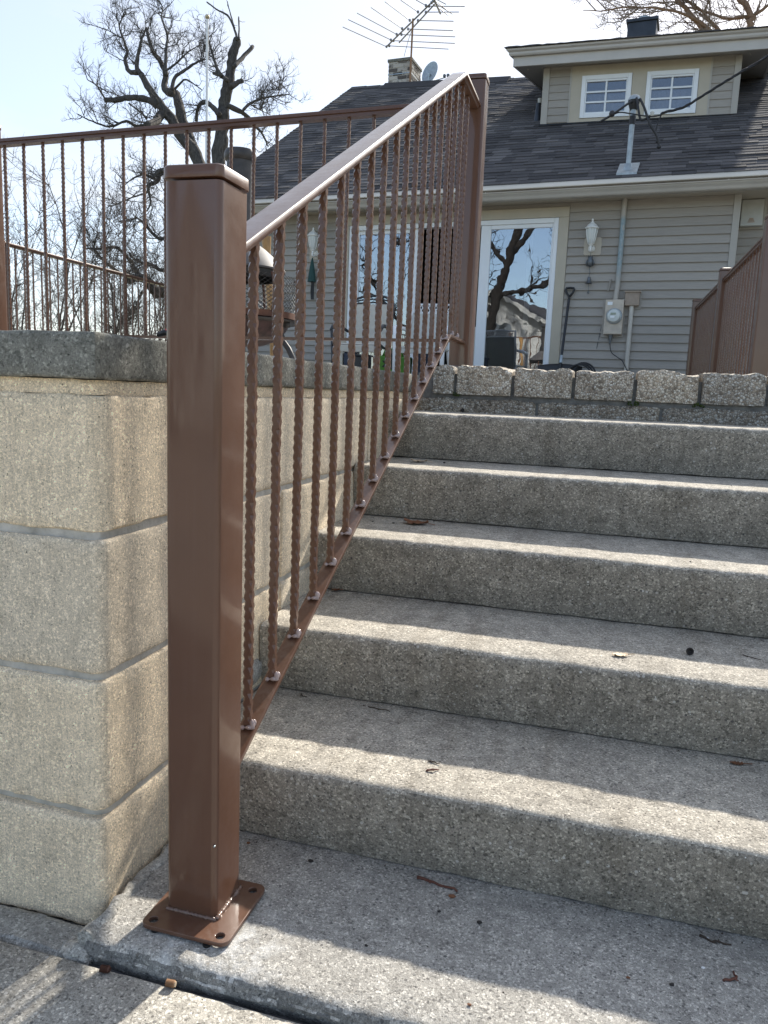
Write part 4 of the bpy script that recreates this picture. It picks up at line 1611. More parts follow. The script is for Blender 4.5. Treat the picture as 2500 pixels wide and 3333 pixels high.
mb = MB()
dbox(mb, UL, UR, WF, WF + 0.03, 5.553, 5.680)
df = mb.build('dormer_fascia', M['fascia'], house, bevel=0.003)
for a, b in ((UL, UL + 0.03), (UR - 0.03, UR)):
    mb = MB()
    rake(mb, a, b, WF + 0.0305, 5.4, 5.553, 5.680)
    mb.build('rake_fascia', M['fascia'], df)
mb = MB()
prof = [(0.0, 5.680), (0.045, 5.680), (0.058, 5.698), (0.060, 5.722), (0.088, 5.740), (0.092, 5.762), (0.0, 5.762)]
vs, fs = [], []
corn = [(UL, 5.4, -1, 0), (UL, WF, -1, -1), (UR, WF, 1, -1), (UR, 5.4, 1, 0)]
for (u, w, du, dw_) in corn:
    for (o, zz) in prof:
        vs.append(HW(u + du * o, w + dw_ * o, zz + 0.001 + DS(u) + DP * (w - WF)))
n = len(prof)
for i in range(3):
    for k in range(n):
        fs.append((i * n + k, i * n + (k + 1) % n, (i + 1) * n + (k + 1) % n, (i + 1) * n + k))
mb.add(vs, fs)
mb.build('crown_moulding', M['fascia'], df)
mb = MB()
rake(mb, UL + 0.0305, UR - 0.0305, WF + 0.031, WD + 0.0, 5.560, 5.572)
rake(mb, UL + 0.0305, -0.8205, WD + 0.0005, 5.3, 5.560, 5.572)
rake(mb, 1.7755, UR - 0.0305, WD + 0.0005, 5.3, 5.560, 5.572)
mb.build('soffit', M['corner'], house)
mb = MB()
rake(mb, -0.82, -0.72, WD + 0.05, 5.2, 5.50, 5.5595)
rake(mb, 1.675, 1.775, WD + 0.05, 5.2, 5.50, 5.5595)
mb.build('frieze', M['siding'], house)
mb = MB()
for i in range(16):
    u = UL + 0.15 + i * 0.21
    rake(mb, u, u + 0.016, WD - 0.012, WD + 0.0, 5.545, 5.5595)
mb.build('soffit_clips', M['corner'], house, kind='stuff')
mb = MB()
N = 60
vs, fs = [], []
for i in range(N + 1):
    u = UL - 0.115 + (UR - UL + 0.23) * i / N
    jag = rng.uniform(-0.006, 0.006)
    for (w, zz) in ((WF - 0.12, 5.763), (WF - 0.12, 5.775 + jag), (5.6, 5.775 + 0.8), (5.6, 5.755 + 0.8)):
        vs.append(HW(u, w, zz + DS(u) + 0.001))
for i in range(N):
    for k in range(4):
        fs.append((i * 4 + k, i * 4 + (k + 1) % 4, i * 4 + 4 + (k + 1) % 4, i * 4 + 4 + k))
fs.append((0, 1, 2, 3))
fs.append((N * 4 + 3, N * 4 + 2, N * 4 + 1, N * 4))
mb.add(vs, fs)
mb.build('dormer_roof', M['shingle'], house)
# flashing where the dormer meets the roof
mb = MB()
vs = []
for u in (-0.84, 1.79):
    vs += [HW(u, WD - 0.05, zr(u, WD - 0.05) + 0.018), HW(u, WD - 0.024, max(zr(u, WD), Z0 + DS(u)) + 0.004), HW(u, WD + 0.02, max(zr(u, WD), Z0 + DS(u)) + 0.004)]
mb.add(vs, [(0, 3, 4, 1), (1, 4, 5, 2)])
mb.build('flashing', M['lead'], house)

# plumbing vent, black flue box, brick chimney
mb = MB()
mb.lathe(HW(-0.94, 2.3, 5.0), [(0.065, 0), (0.052, 0.10), (0.036, 0.26), (0.036, 0.30)], 14)
pv = mb.build('plumbing_vent', M['lead'], house, smooth='auto')
mb = MB()
mb.lathe(HW(-0.925, 2.3, 5.30), [(0.030, 0), (0.030, 0.066), (0.022, 0.066), (0.022, 0.02)], 14)
mb.build('vent_pipe', M['ivory'], pv, smooth='auto')
mb = MB()
hbox(mb, 0.05, 0.50, 4.2, 4.62, 5.9, 7.125)
fl = mb.build('flue_box', M['lead'], house, bevel=0.01)
mb = MB()
hbox(mb, 0.025, 0.525, 4.175, 4.645, 7.08, 7.13)
mb.build('flue_lid', M['lead'], fl, bevel=0.006)
mb = MB()
mb.lathe(HW(0.285, 4.4, 7.131), [(0.085, 0), (0.082, 0.05), (0.105, 0.055), (0.105, 0.075), (0.06, 0.085)], 20)
mb.build('flue_cap', M['galv'], fl, smooth='auto')
CU0, CU1, CW0, CW1 = -4.575, -4.105, 5.3, 5.9
mb = MB()
hbox(mb, CU0 + 0.006, CU1 - 0.006, CW0 + 0.006, CW1 - 0.006, 5.6, 7.39)
chim = mb.build('chimney', M['mortar'], house)
zz = 6.62
row = 0
while zz < 7.36:
    L = 0.2
    for face in range(2):
        a0, a1 = (CU0, CU1) if face == 0 else (CW0, CW1)
        p = a0 - (0.10 if (row + face) % 2 else 0.0)
        while p < a1 - 0.01:
            q0, q1 = max(p, a0), min(p + L - 0.012, a1)
            if q1 - q0 > 0.03:
                mb = MB()
                o = rng.uniform(0, 0.004)
                if face == 0:
                    hbox(mb, q0, q1, CW0 - o, CW0 + 0.06, zz, zz + 0.062)
                else:
                    hbox(mb, CU1 - 0.06, CU1 + o, q0 + (0.062 if q0 < CW0 + 0.01 else 0), q1, zz, zz + 0.062)
                mb.build('brick', M['brick'], chim, bevel=0.004, bevel_seg=1)
            p += L
    zz += 0.073
    row += 1
mb = MB()
hbox(mb, CU0 - 0.02, CU1 + 0.02, CW0 - 0.02, CW1 + 0.02, 7.385, 7.44)
mb.build('chimney_crown', M['cap'], chim, bevel=0.008)
mb = MB()
hbox(mb, CU0 - 0.006, CU1 + 0.006, CW0 - 0.007, CW0 - 0.004, 7.15, 7.165)
hbox(mb, CU1 + 0.004, CU1 + 0.007, CW0 - 0.004, CW1, 7.15, 7.165)
mb.build('strap', M['galv'], chim)

# ---- aerial on the chimney
ant = thing('tv_antenna', 'rooftop television antenna with swept rods on a rusty mast beside the brick chimney', 'antenna', HW(-4.09, 5.25, 6.7))
mb = MB()
mb.tube([HW(-4.095, 5.25, 6.6), HW(-4.085, 5.25, 8.10)], 0.019, 8)
mb.build('mast', M['copper'], ant, smooth='auto')
ZA = 8.08
mb = MB()
mb.tube([HW(-5.0, 6.2, ZA), HW(-3.40, 4.58, ZA)], 0.016, 6)
mb.tube([HW(-4.6, 5.89, ZA - 0.09), HW(-3.48, 4.73, ZA - 0.03)], 0.014, 6)
mb.build('boom', M['alu'], ant, smooth='auto')
EL = [((-5.0, 6.2), (-5.52, 5.14)), ((-4.8, 5.93), (-5.29, 4.89)), ((-4.6, 5.73), (-5.02, 4.7)), ((-4.41, 5.53), (-4.68, 4.57)), ((-4.15, 5.25), (-4.35, 4.44)), ((-3.89, 4.98), (-4.05, 4.47)), ((-3.67, 4.79), (-3.78, 4.54)),
      ((-4.93, 6.18), (-3.79, 6.66)), ((-4.76, 5.98), (-3.59, 6.44)), ((-4.51, 5.77), (-3.5, 6.16)), ((-4.3, 5.58), (-3.47, 5.89)), ((-4.0, 5.3), (-3.35, 5.52)), ((-3.75, 5.03), (-3.15, 5.2)), ((-3.62, 4.83), (-2.99, 5.03)),
      ((-3.54, 4.72), (-3.38, 5.26)), ((-3.50, 4.68), (-3.29, 5.24)), ((-3.46, 4.64), (-3.35, 5.06)), ((-3.43, 4.60), (-3.30, 4.85))]
for a, b in EL:
    mb = MB()
    mb.tube([HW(a[0], a[1], ZA), HW(b[0], b[1], ZA)], 0.0075, 6)
    mb.lathe(HW(a[0], a[1], ZA - 0.02), [(0.02, 0), (0.026, 0.02), (0.02, 0.04)], 8)
    mb.build('rod', M['alu'], ant, smooth='auto')
mb = MB()
mb.tube([HW(-3.46, 4.66, ZA), HW(-3.49, 5.12, ZA - 0.02)], 0.018, 6)
mb.build('reflector_arm', M['alu'], ant, smooth='auto')
mb = MB()
mb.tube([HW(-4.06, 5.25, 8.0), HW(-4.16, 5.26, 7.75), HW(-4.25, 5.28, 7.45)], 0.005, 5)
mb.build('lead', M['cable'], ant)

dish = thing('satellite_dish', 'grey oval satellite dish standing on the roof ridge right of the brick chimney', 'satellite dish', HW(-3.58, 4.9, 6.7))
DM = Matrix.Translation(HW(-3.575, 4.9, 6.955)) @ Matrix.Rotation(math.radians(58), 4, 'Z') @ Matrix.Rotation(math.radians(100), 4, 'Y')
prof = [(0.001, 0.03), (0.08, 0.026), (0.15, 0.014), (0.2, 0.0), (0.205, 0.004), (0.2, 0.008), (0.15, 0.022), (0.08, 0.034), (0.001, 0.038)]
mb = MB()
mb.lathe((0, 0, 0), prof, 28, DM)
mb.build('reflector', M['galv'], dish, smooth='auto')
mb = MB()
mb.tube([HW(-3.6, 4.92, 6.55), HW(-3.6, 4.92, 6.80), HW(-3.585, 4.91, 6.94)], 0.022, 8)
mb.build('foot_mast', M['galv'], dish, smooth='auto')
mb = MB()
mb.tube([HW(-3.55, 4.88, 6.78), HW(-3.24, 4.88, 6.83)], 0.009, 6)
mb.build('arm', M['galv'], dish)
for du in (0.0, 0.07):
    mb = MB()
    mb.lathe(HW(-3.27 + du, 4.88, 6.825), [(0.012, 0), (0.028, 0.015), (0.030, 0.05), (0.016, 0.062)], 10)
    mb.build('receiver', M['pewter'], dish, smooth='auto')

# ---- service mast, cables, meter
mast = thing('service_mast', 'galvanised service mast with black weatherhead rising through the shingles below the dormer windows', 'service mast', HW(0.64, -0.06, 3.6))
mb = MB()
mb.tube([HW(0.637, -0.06, 3.50), HW(0.642, -0.06, 4.30)], 0.031, 14)
mb.build('pipe', M['galv'], mast, smooth='auto')
mb = MB()
mb.tube([HW(0.6415, -0.06, 4.134), HW(0.642, -0.06, 4.228)], 0.036, 14)
mb.build('clamp_band', M['cable'], mast, smooth='auto')
mb = MB()
mb.lathe(HW(0.642, -0.06, 4.295), [(0.040, 0.0), (0.050, 0.03), (0.062, 0.07), (0.066, 0.10)], 16)
mb.build('weatherhead', M['cable'], mast, smooth='auto')
mb = MB()
mb.lathe(HW(0.645, -0.06, 4.393), [(0.072, 0.0), (0.070, 0.02), (0.056, 0.046), (0.030, 0.060), (0.002, 0.064)], 16)
mb.build('weatherhead_cap', M['galv'], mast, smooth='auto')
mb = MB()
us = [0.525, 0.752]
hq(mb, [(us[0], -0.20, zr(.6, -0.20) + 0.026), (us[1], -0.20, zr(.6, -0.20) + 0.026), (us[1], 0.12, zr(.6, 0.12) + 0.028), (us[0], 0.12, zr(.6, 0.12) + 0.028),
        (us[0], -0.20, zr(.6, -0.20) + 0.002), (us[1], -0.20, zr(.6, -0.20) + 0.002), (us[1], 0.12, zr(.6, 0.12) + 0.002), (us[0], 0.12, zr(.6, 0.12) + 0.002)],
   [(0, 1, 2, 3), (4, 5, 1, 0), (5, 6, 2, 1), (6, 7, 3, 2), (7, 4, 0, 3), (7, 6, 5, 4)])
mb.lathe(HW(0.637, -0.06, 3.58), [(0.075, 0), (0.062, 0.06), (0.050, 0.11), (0.046, 0.125), (0.034, 0.128)], 16)
mb.build('roof_boot', M['galv'], mast, smooth='auto')


def cable(pts, r, n=6, twist=0):
    """smooth curve through the points as a tube"""
    P = [HW(*p) for p in pts]
    out = []
    for i in range(len(P) - 1):
        p0, p1, p2, p3 = P[max(i - 1, 0)], P[i], P[i + 1], P[min(i + 2, len(P) - 1)]
        for k in range(8):
            t = k / 8
            out.append(0.5 * ((2 * p1) + (-p0 + p2) * t + (2 * p0 - 5 * p1 + 4 * p2 - p3) * t * t + (-p0 + 3 * p1 - 3 * p2 + p3) * t ** 3))
    out.append(P[-1])
    return out


w0 = -0.13
for pts, r in (([(0.625, w0, 4.37), (0.55, w0 - 0.03, 4.31), (0.46, w0 - 0.05, 4.245), (0.38, w0 - 0.05, 4.20), (0.30, w0 - 0.04, 4.165)], 0.0135),
               ([(0.672, w0, 4.40), (0.705, w0 - 0.04, 4.27), (0.74, w0 - 0.05, 4.15), (0.79, w0 - 0.05, 4.145), (0.86, w0 - 0.04, 4.185)], 0.0135),
               ([(0.712, w0, 4.385), (0.775, w0 - 0.05, 4.26), (0.845, w0 - 0.07, 4.09), (0.935, w0 - 0.06, 3.95), (0.968, w0 - 0.04, 3.83)], 0.014),
               ([(0.955, w0, 4.19), (0.925, w0 - 0.02, 4.08), (0.912, w0 - 0.02, 4.0)], 0.008)):
    mb = MB()
    mb.tube(cable(pts, r), r, 7)
    mb.build('lead', M['cable'], mast, smooth=True)
for (u, z, r) in ((0.42, 4.235, 0.036), (0.965, 3.84, 0.026), (0.945, 3.90, 0.022)):
    mb = MB()
    mb.lathe(HW(u, w0 - 0.045, z - r), [(0.004, 0), (r * 0.8, r * 0.4), (r, r), (r * 0.75, r * 1.7), (0.004, r * 2)], 9)
    mb.build('splice', M['cable'], mast, smooth=True)
drop = thing('power_cable', 'twisted black overhead cable running from the weatherhead out to the right', 'cable', HW(1.2, -0.2, 4.3))
path = cable([(0.455, w0 - 0.04, 4.235), (0.55, w0 - 0.05, 4.238), (0.735, w0 - 0.06, 4.185), (0.92, w0 - 0.06, 4.165), (0.99, w0 - 0.06, 4.195), (1.194, w0 - 0.06, 4.235), (1.38, w0 - 0.08, 4.33), (1.587, w0 - 0.10, 4.44), (1.75, w0 - 0.12, 4.525), (2.03, w0 - 0.15, 4.67), (3.2, -0.8, 5.25), (6.0, -2.4, 6.4)], 0.01)
for s in range(3):
    mb = MB()
    pp = []
    for i, p in enumerate(path):
        a = i * 0.55 + s * 2.094
        k = 0.009 if i > 28 else 0.003
        pp.append(p + Vector((0, math.cos(a) * k, math.sin(a) * k)))
    mb.tube(pp if s == 0 else pp[26:], 0.0085 if s else 0.0075, 6)
    mb.build('conductor', M['cable'], drop, smooth=True)
mb = MB()
mb.lathe(HW(0.862, w0 - 0.05, 4.165), [(0.01, 0), (0.025, 0.012), (0.018, 0.03), (0.025, 0.045), (0.010, 0.058)], 10)
mb.build('insulator', M['ivory'], drop, smooth=True)

meter = thing('electric_meter', 'beige electric meter box with round glass meter, conduits and tan junction box', 'electric meter', HW(0.62, -0.02, 1.9))
mb = MB()
hbox(mb, 0.516, 0.728, -0.125, -0.028, 1.765, 2.17)
bx = mb.build('meter_box', M['meterbox'], meter, bevel=0.008)
mb = MB()
hbox(mb, 0.480, 0.745, -0.027, -0.013, 1.735, 2.18)
mb.build('mounting_board', M['siding'], meter, bevel=0.003)
mb = MB()
RM = HM4 @ Matrix.Translation((0.628, -0.125, 1.975)) @ Matrix.Rotation(math.radians(90), 4, 'X')
mb.lathe((0, 0, 0), [(0.090, 0), (0.092, 0.012), (0.086, 0.024), (0.080, 0.026)], 28, RM)
mb.build('meter_ring', M['galv'], bx, smooth='auto')
mb = MB()
mb.lathe((0, 0, 0), [(0.078, 0.024), (0.077, 0.055), (0.070, 0.072), (0.050, 0.080), (0.002, 0.083)], 28, RM)
mb.build('meter_glass', M['lens'], bx, smooth='auto')
mb = MB()
hbox(mb, 0.592, 0.655, -0.213, -0.206, 1.985, 2.008)
mb.build('meter_display', M['display'], bx, bevel=0.002)
mb = MB()
hbox(mb, 0.590, 0.640, -0.210, -0.204, 1.948, 1.972)
mb.build('meter_plate', M['vinyl'], bx)
mb = MB()
hbox(mb, 0.540, 0.598, -0.1275, -0.1255, 2.105, 2.142)
mb.build('sticker', M['vinyl'], bx)
mb = MB()
mb.tube(cable([(0.632, -0.05, 3.322), (0.632, -0.05, 2.60), (0.630, -0.055, 2.34), (0.626, -0.075, 2.23), (0.624, -0.08, 2.165)], 0.03), 0.029, 14)
mb.build('riser_conduit', M['wornpipe'], meter, smooth='auto')
mb = MB()
hbox(mb, 0.732, 0.895, -0.10, -0.026, 2.10, 2.258)
jb = mb.build('junction_box', M['jbox'], meter, bevel=0.008)
mb = MB()
hbox(mb, 0.722, 0.905, -0.115, -0.02, 2.252, 2.27)
mb.build('box_lid', M['jbox'], jb, bevel=0.004)
mb = MB()
hbox(mb, 0.708, 0.918, -0.025, -0.013, 2.07, 2.282)
mb.build('box_board', M['siding'], meter, bevel=0.003)
mb = MB()
mb.tube([HW(0.812, -0.055, 2.11), HW(0.814, -0.055, 1.06)], 0.026, 12)
mb.build('down_conduit', M['pvc'], meter, smooth='auto')
mb = MB()
mb.tube([HW(0.60, -0.075, 1.765), HW(0.60, -0.075, 1.70)], [0.028, 0.022], 10)
mb.tube([HW(0.60, -0.075, 1.70), HW(0.60, -0.075, 1.655)], [0.016, 0.012], 10)
mb.build('cable_gland', M['pewter'], meter, smooth='auto')
mb = MB()
mb.tube(cable([(0.60, -0.075, 1.66), (0.625, -0.08, 1.56), (0.70, -0.09, 1.50), (0.76, -0.09, 1.46), (0.82, -0.10, 1.36), (0.90, -0.12, 1.25), (0.95, -0.12, 1.10)], 0.006), 0.006, 6)
mb.build('ground_wire', M['cable'], meter, smooth=True)
mb = MB()
mb.tube(cable([(0.525, -0.022, 2.14), (0.50, -0.02, 2.05), (0.47, -0.02, 1.8), (0.44, -0.02, 1.58)], 0.004), 0.004, 5)
mb.build('bonding_wire', M['pewter'], meter, smooth=True)
mb = MB()
mb.tube([HW(0.525, -0.03, 2.28), HW(0.545, -0.03, 2.415)], 0.012, 8)
mb.build('wire_clip', M['siding'], meter, smooth='auto')

hood = thing('vent_hood', 'square ivory vent hood with four louvre slots high on the siding at right', 'vent', HW(2.03, 0.2, 3.1))
mb = MB()
vsx = [(1.902, 0.285, 3.02), (2.148, 0.285, 3.02), (2.148, 0.285, 3.325), (1.902, 0.285, 3.325), (1.905, 0.155, 3.015), (2.140, 0.155, 3.015), (2.140, 0.225, 3.315), (1.905, 0.225, 3.315)]
hq(mb, vsx, [(7, 6, 5, 4), (0, 1, 2, 3), (4, 5, 1, 0), (5, 6, 2, 1), (6, 7, 3, 2), (7, 4, 0, 3)])
hd = mb.build('cover', M['ivory'], hood, bevel=0.008)
for i in range(4):
    mb = MB()
    hw_ = 0.030 + 0.004 * (3 - i)
    z = 3.045 + i * 0.0145 if False else 3.092 - i * 0.0135 + 0.0
    wv = 0.155 + 0.07 * (z - 3.015) / 0.30
    hbox(mb, 2.018 - 0.022 - i * 0.005, 2.018 + 0.022 + i * 0.005, wv - 0.004, wv + 0.012, z, z + 0.006)
    mb.build('louvre', M['copper'], hd)
mb = MB()
for i in range(7):
    wv = 0.155 + 0.07 * (3.152 - 3.015) / 0.30
    hbox(mb, 1.965 + i * 0.0185, 1.975 + i * 0.0185, wv - 0.0035, wv + 0.006, 3.148, 3.158)
mb.build('embossing', M['ivory'], hd)
mb = MB()
hbox(mb, 1.892, 2.170, 0.262, 0.285, 3.00, 3.018)
hbox(mb, 2.149, 2.175, 0.262, 0.285, 3.0185, 3.345)
mb.build('flange', M['corner'], hood)


# ---- wall lamps
def wall_lamp(u, dz, label):
    t = thing('wall_lamp', label, 'lamp', HW(u, -0.06, 2.85 + dz), 'white lantern lamps on the siding')
    W = -0.115
    mb = MB()
    prof = [(0, 2.698), (0.085, 2.698), (0.102, 2.715), (0.102, 2.885), (0.085, 2.902), (-0.085, 2.902), (-0.102, 2.885), (-0.102, 2.715), (-0.085, 2.698)]
    mb.sweep(None, [HW(u + 0.012 + a, -0.012, z + dz) for a, z in prof[1:]], [HW(u + 0.012 + a, -0.030, z + dz) for a, z in prof[1:]])
    mb.build('back_plate', M['soffit'], t)
    mb = MB()
    mb.lathe(HW(u, -0.031, 2.775 + dz), [(0.002, -0.045), (0.034, -0.03), (0.042, 0.0), (0.034, 0.03), (0.002, 0.045)], 14, Matrix.Identity(4))
    mb.build('boss', M['white'], t, smooth=True)
    mb = MB()
    mb.tube(cable([(u, -0.035, 2.765 + dz), (u, -0.075, 2.735 + dz), (u, W - 0.01, 2.738 + dz), (u, W, 2.80 + dz)], 0.012), 0.012, 8)
    mb.build('arm', M['white'], t, smooth=True)
    mb = MB()
    mb.lathe(HW(u, W, dz), [(0.010, 2.735), (0.016, 2.765), (0.013, 2.79), (0.026, 2.80), (0.033, 2.815)], 16)
    mb.build('stem', M['white'], t, smooth='auto')
    mb = MB()
    mb.lathe(HW(u, W, dz), [(0.030, 2.815), (0.045, 2.865), (0.058, 2.935), (0.063, 2.985)], 16)
    gl = mb.build('lantern_glass', M['lens'], t, smooth='auto')
    for k in range(6):
        a = k * math.pi / 3 + 0.3
        mb = MB()
        mb.tube([HW(u + r * math.cos(a), W + r * math.sin(a), z + dz) for r, z in ((0.032, 2.812), (0.047, 2.865), (0.060, 2.935), (0.066, 2.988))], 0.0065, 6)
        mb.build('rib', M['white'], t, smooth=True)
    mb = MB()
    mb.lathe(HW(u, W, dz), [(0.066, 2.982), (0.080, 2.988), (0.081, 2.998), (0.070, 3.006), (0.056, 3.028), (0.034, 3.046), (0.024, 3.05), (0.022, 3.062), (0.008, 3.068), (0.012, 3.08), (0.012, 3.088), (0.002, 3.105)], 18)
    mb.build('cap', M['white'], t, smooth='auto')
    return t


wall_lamp(0.29, 0.0, 'white lantern wall lamp right of the patio door with a bell chime hanging below')
wall_lamp(-3.40, 0.032, 'white lantern wall lamp left of the patio door seen between balusters')

chime = thing('bell_chime', 'small pewter owl chime with a bell hanging below the right wall lamp', 'wind chime', HW(0.29, -0.05, 2.5))
mb = MB()
mb.lathe(HW(0.290, -0.06, 0), [(0.002, 2.556), (0.026, 2.565), (0.036, 2.60), (0.033, 2.64), (0.026, 2.656), (0.030, 2.672), (0.012, 2.680), (0.002, 2.683)], 12)
for s in (-1, 1):
    mb.tube([HW(0.290 + s * 0.018, -0.06, 2.668), HW(0.290 + s * 0.026, -0.06, 2.694)], [0.010, 0.002], 6)
    mb.tube([HW(0.290 + s * 0.030, -0.065, 2.64), HW(0.290 + s * 0.044, -0.062, 2.60), HW(0.290 + s * 0.034, -0.06, 2.566)], [0.008, 0.012, 0.004], 6)
mb.build('owl', M['pewter'], chime, smooth=True)
mb = MB()
mb.tube([HW(0.291, -0.06, 2.735), HW(0.29, -0.06, 2.68)], 0.003, 5)
mb.tube([HW(0.289, -0.06, 2.56), HW(0.294, -0.06, 2.51), HW(0.291, -0.06, 2.44)], 0.004, 5)
mb.build('chain', M['pewter'], chime)
mb = MB()
mb.lathe(HW(0.293, -0.06, 0), [(0.004, 2.446), (0.018, 2.438), (0.022, 2.405), (0.030, 2.378), (0.040, 2.365), (0.036, 2.362)], 14)
mb.build('bell', M['pewter'], chime, smooth='auto')
mb = MB()
mb.tube([HW(0.295, -0.06, 2.37), HW(0.296, -0.06, 2.275)], 0.0025, 5)
mb.lathe(HW(0.296, -0.06, 2.245), [(0.002, 0), (0.012, 0.008), (0.012, 0.026), (0.002, 0.034)], 8)
mb.build('clapper', M['pewter'], chime)
cone = thing('hanging_cone', 'folded dark green canvas cone hanging under the left wall lamp', 'windsock', HW(-3.41, -0.08, 2.5))
mb = MB()
mb.lathe(HW(-3.415, -0.09, 0), [(0.045, 2.43), (0.060, 2.425), (0.050, 2.50), (0.036, 2.60), (0.020, 2.69), (0.006, 2.745)], 9)
mb.build('canvas', M['teal'], cone)
mb = MB()
mb.tube([HW(-3.40, -0.09, 2.745), HW(-3.40, -0.09, 2.79)], 0.003, 5)
for i in range(5):
    mb.tube([HW(-3.415 + 0.008 * i, -0.09, 2.43), HW(-3.425 + 0.010 * i, -0.09 + 0.01 * (i % 2), 2.30 + 0.02 * (i % 3)), HW(-3.415 + 0.008 * i, -0.09, 2.19 + 0.03 * (i % 2))], 0.008, 5)
mb.build('tassel', M['black'], cone)

shov = thing('snow_shovel', 'black snow shovel with a D grip leaning on the siding right of the patio door', 'shovel', HW(0.06, -0.3, 1.08))
mb = MB()
mb.tube([HW(0.0725, -0.055, 2.185), HW(0.058, -0.25, 1.38), HW(0.057, -0.27, 1.30)], 0.0165, 10)
mb.build('shaft', M['black'], shov, smooth='auto')
mb = MB()
mb.tube([HW(0.0725, -0.055, 2.18), HW(0.0728, -0.052, 2.21), HW(0.040, -0.046, 2.255), HW(0.022, -0.042, 2.295), HW(0.030, -0.04, 2.315), HW(0.074, -0.038, 2.320), HW(0.118, -0.04, 2.315), HW(0.126, -0.042, 2.295), HW(0.108, -0.046, 2.255), HW(0.0728, -0.052, 2.21)], 0.0135, 8)
mb.build('grip', M['black'], shov, smooth=True)
mb = MB()
mb.tube([HW(0.0605, -0.222, 1.50), HW(0.0585, -0.243, 1.41)], 0.020, 10)
mb.build('ferrule', M['galv'], shov, smooth='auto')
mb = MB()
vs, fs = [], []
NI, NJ = 16, 8
for layer in (0, 1):
    for i in range(NI + 1):
        for j in range(NJ + 1):
            fx = i / NI * 2 - 1
            fz = j / NJ
            u = 0.06 + fx * (0.285 - 0.02 * fz)
            w = -0.44 + 0.20 * fz + 0.07 * (fx * fx) * -1 + 0.05 * math.sin(fz * 3) + layer * 0.006
            z = 1.075 + 0.325 * fz - 0.03 * fx * fx * fz
            vs.append(HW(u, w, z))
st = (NI + 1) * (NJ + 1)
for i in range(NI):
    for j in range(NJ):
        a = i * (NJ + 1) + j
        fs.append((a, a + NJ + 1, a + NJ + 2, a + 1))
        fs.append((st + a + 1, st + a + NJ + 2, st + a + NJ + 1, st + a))
for i in range(NI):
    a = i * (NJ + 1)
    fs.append((a, st + a, st + a + NJ + 1, a + NJ + 1))
    a += NJ
    fs.append((a + NJ + 1, st + a + NJ + 1, st + a, a))
mb.add(vs, fs)
mb.build('blade', M['black'], shov, smooth=True)
hose = thing('garden_hose', 'loop of black hose standing beside the snow shovel blade', 'hose', HW(0.3, -0.4, 1.07))
for k in range(3):
    mb = MB()
    pts = []
    for i in range(33):
        a = math.pi * 2 * i / 32
        pts.append(HW(0.30 + 0.15 * math.cos(a) + 0.02 * k, -0.40 + 0.03 * k + 0.05 * math.sin(a), 1.235 + 0.012 * k + 0.155 * math.sin(a)))
    mb.tube(pts, 0.011, 7)
    mb.build('coil', M['black'], hose, smooth=True)

# ------------------------------------------------------------------ things on the patio
CX, CY = -1.672, 3.42
chi = thing('chiminea', 'dark steel chiminea with mesh sides, grey domed hood and tall stack on the terrace', 'fire pit', (CX, CY, 1.062))
mb = MB()
mb.lathe((CX, CY, 0), [(0.11, 1.80), (0.085, 1.88), (0.082, 2.34), (0.090, 2.345), (0.097, 2.36), (0.098, 2.385), (0.090, 2.405), (0.080, 2.405), (0.078, 2.36), (0.075, 1.95)], 28)
mb.build('stack', M['iron'], chi, smooth='auto')
mb = MB()
mb.lathe((CX, CY, 0), [(0.290, 1.690), (0.292, 1.700), (0.272, 1.727), (0.225, 1.775), (0.165, 1.825), (0.112, 1.860), (0.085, 1.885), (0.082, 1.87), (0.15, 1.82), (0.25, 1.715), (0.28, 1.688)], 36)
mb.build('hood', M['hood'], chi, smooth='auto')
mb = MB()
mb.lathe((CX, CY, 0), [(0.268, 1.645), (0.272, 1.650), (0.272, 1.700), (0.262, 1.700), (0.262, 1.645)], 36)
mb.build('hood_band', M['black'], chi, smooth='auto')


def ball_r(z):
    return 0.375 * math.sqrt(max(0.02, 1 - ((z - 1.535) / 0.235) ** 2 * 0.45))


mb = MB()
nphi, nz_ = 60, 12
for sgn in (1, -1):
    for i in range(nphi):
        pts = []
        for j in range(nz_ + 1):
            z = 1.43 + (1.655 - 1.43) * j / nz_
            a = 2 * math.pi * (i + sgn * j * 0.75) / nphi
            r = ball_r(z)
            pts.append((CX + r * math.cos(a), CY + r * math.sin(a), z))
        mb.tube(pts, 0.0013, 4, caps=False)
mb.build('mesh_screen', M['iron'], chi, kind='stuff')
for k in range(6):
    a = k * math.pi / 3 + 0.52
    mb = MB()
    pts = []
    for j in range(13):
        z = 1.42 + (1.66 - 1.42) * j / 12
        r = ball_r(z) + 0.005
        pts.append((CX + r * math.cos(a), CY + r * math.sin(a), z))
    mb.tube(pts, 0.009, 7)
    mb.build('mesh_rib', M['rust'], chi, smooth='auto')
mb = MB()
mb.lathe((CX, CY, 0), [(0.345, 1.395), (0.372, 1.398), (0.374, 1.436), (0.345, 1.438), (0.335, 1.42)], 40)
mb.build('ring_band', M['rust'], chi, smooth='auto')
mb = MB()
mb.lathe((CX, CY, 0), [(0.03, 1.225), (0.15, 1.235), (0.24, 1.27), (0.30, 1.33), (0.335, 1.394), (0.325, 1.394), (0.22, 1.28), (0.03, 1.24)], 36)
mb.build('bowl', M['bowl'], chi, smooth='auto')
mb = MB()
mb.lathe((CX, CY, 0), [(0.36, 1.375), (0.398, 1.380), (0.402, 1.388), (0.36, 1.394)], 36)
mb.build('ledge', M['iron'], chi, smooth='auto')
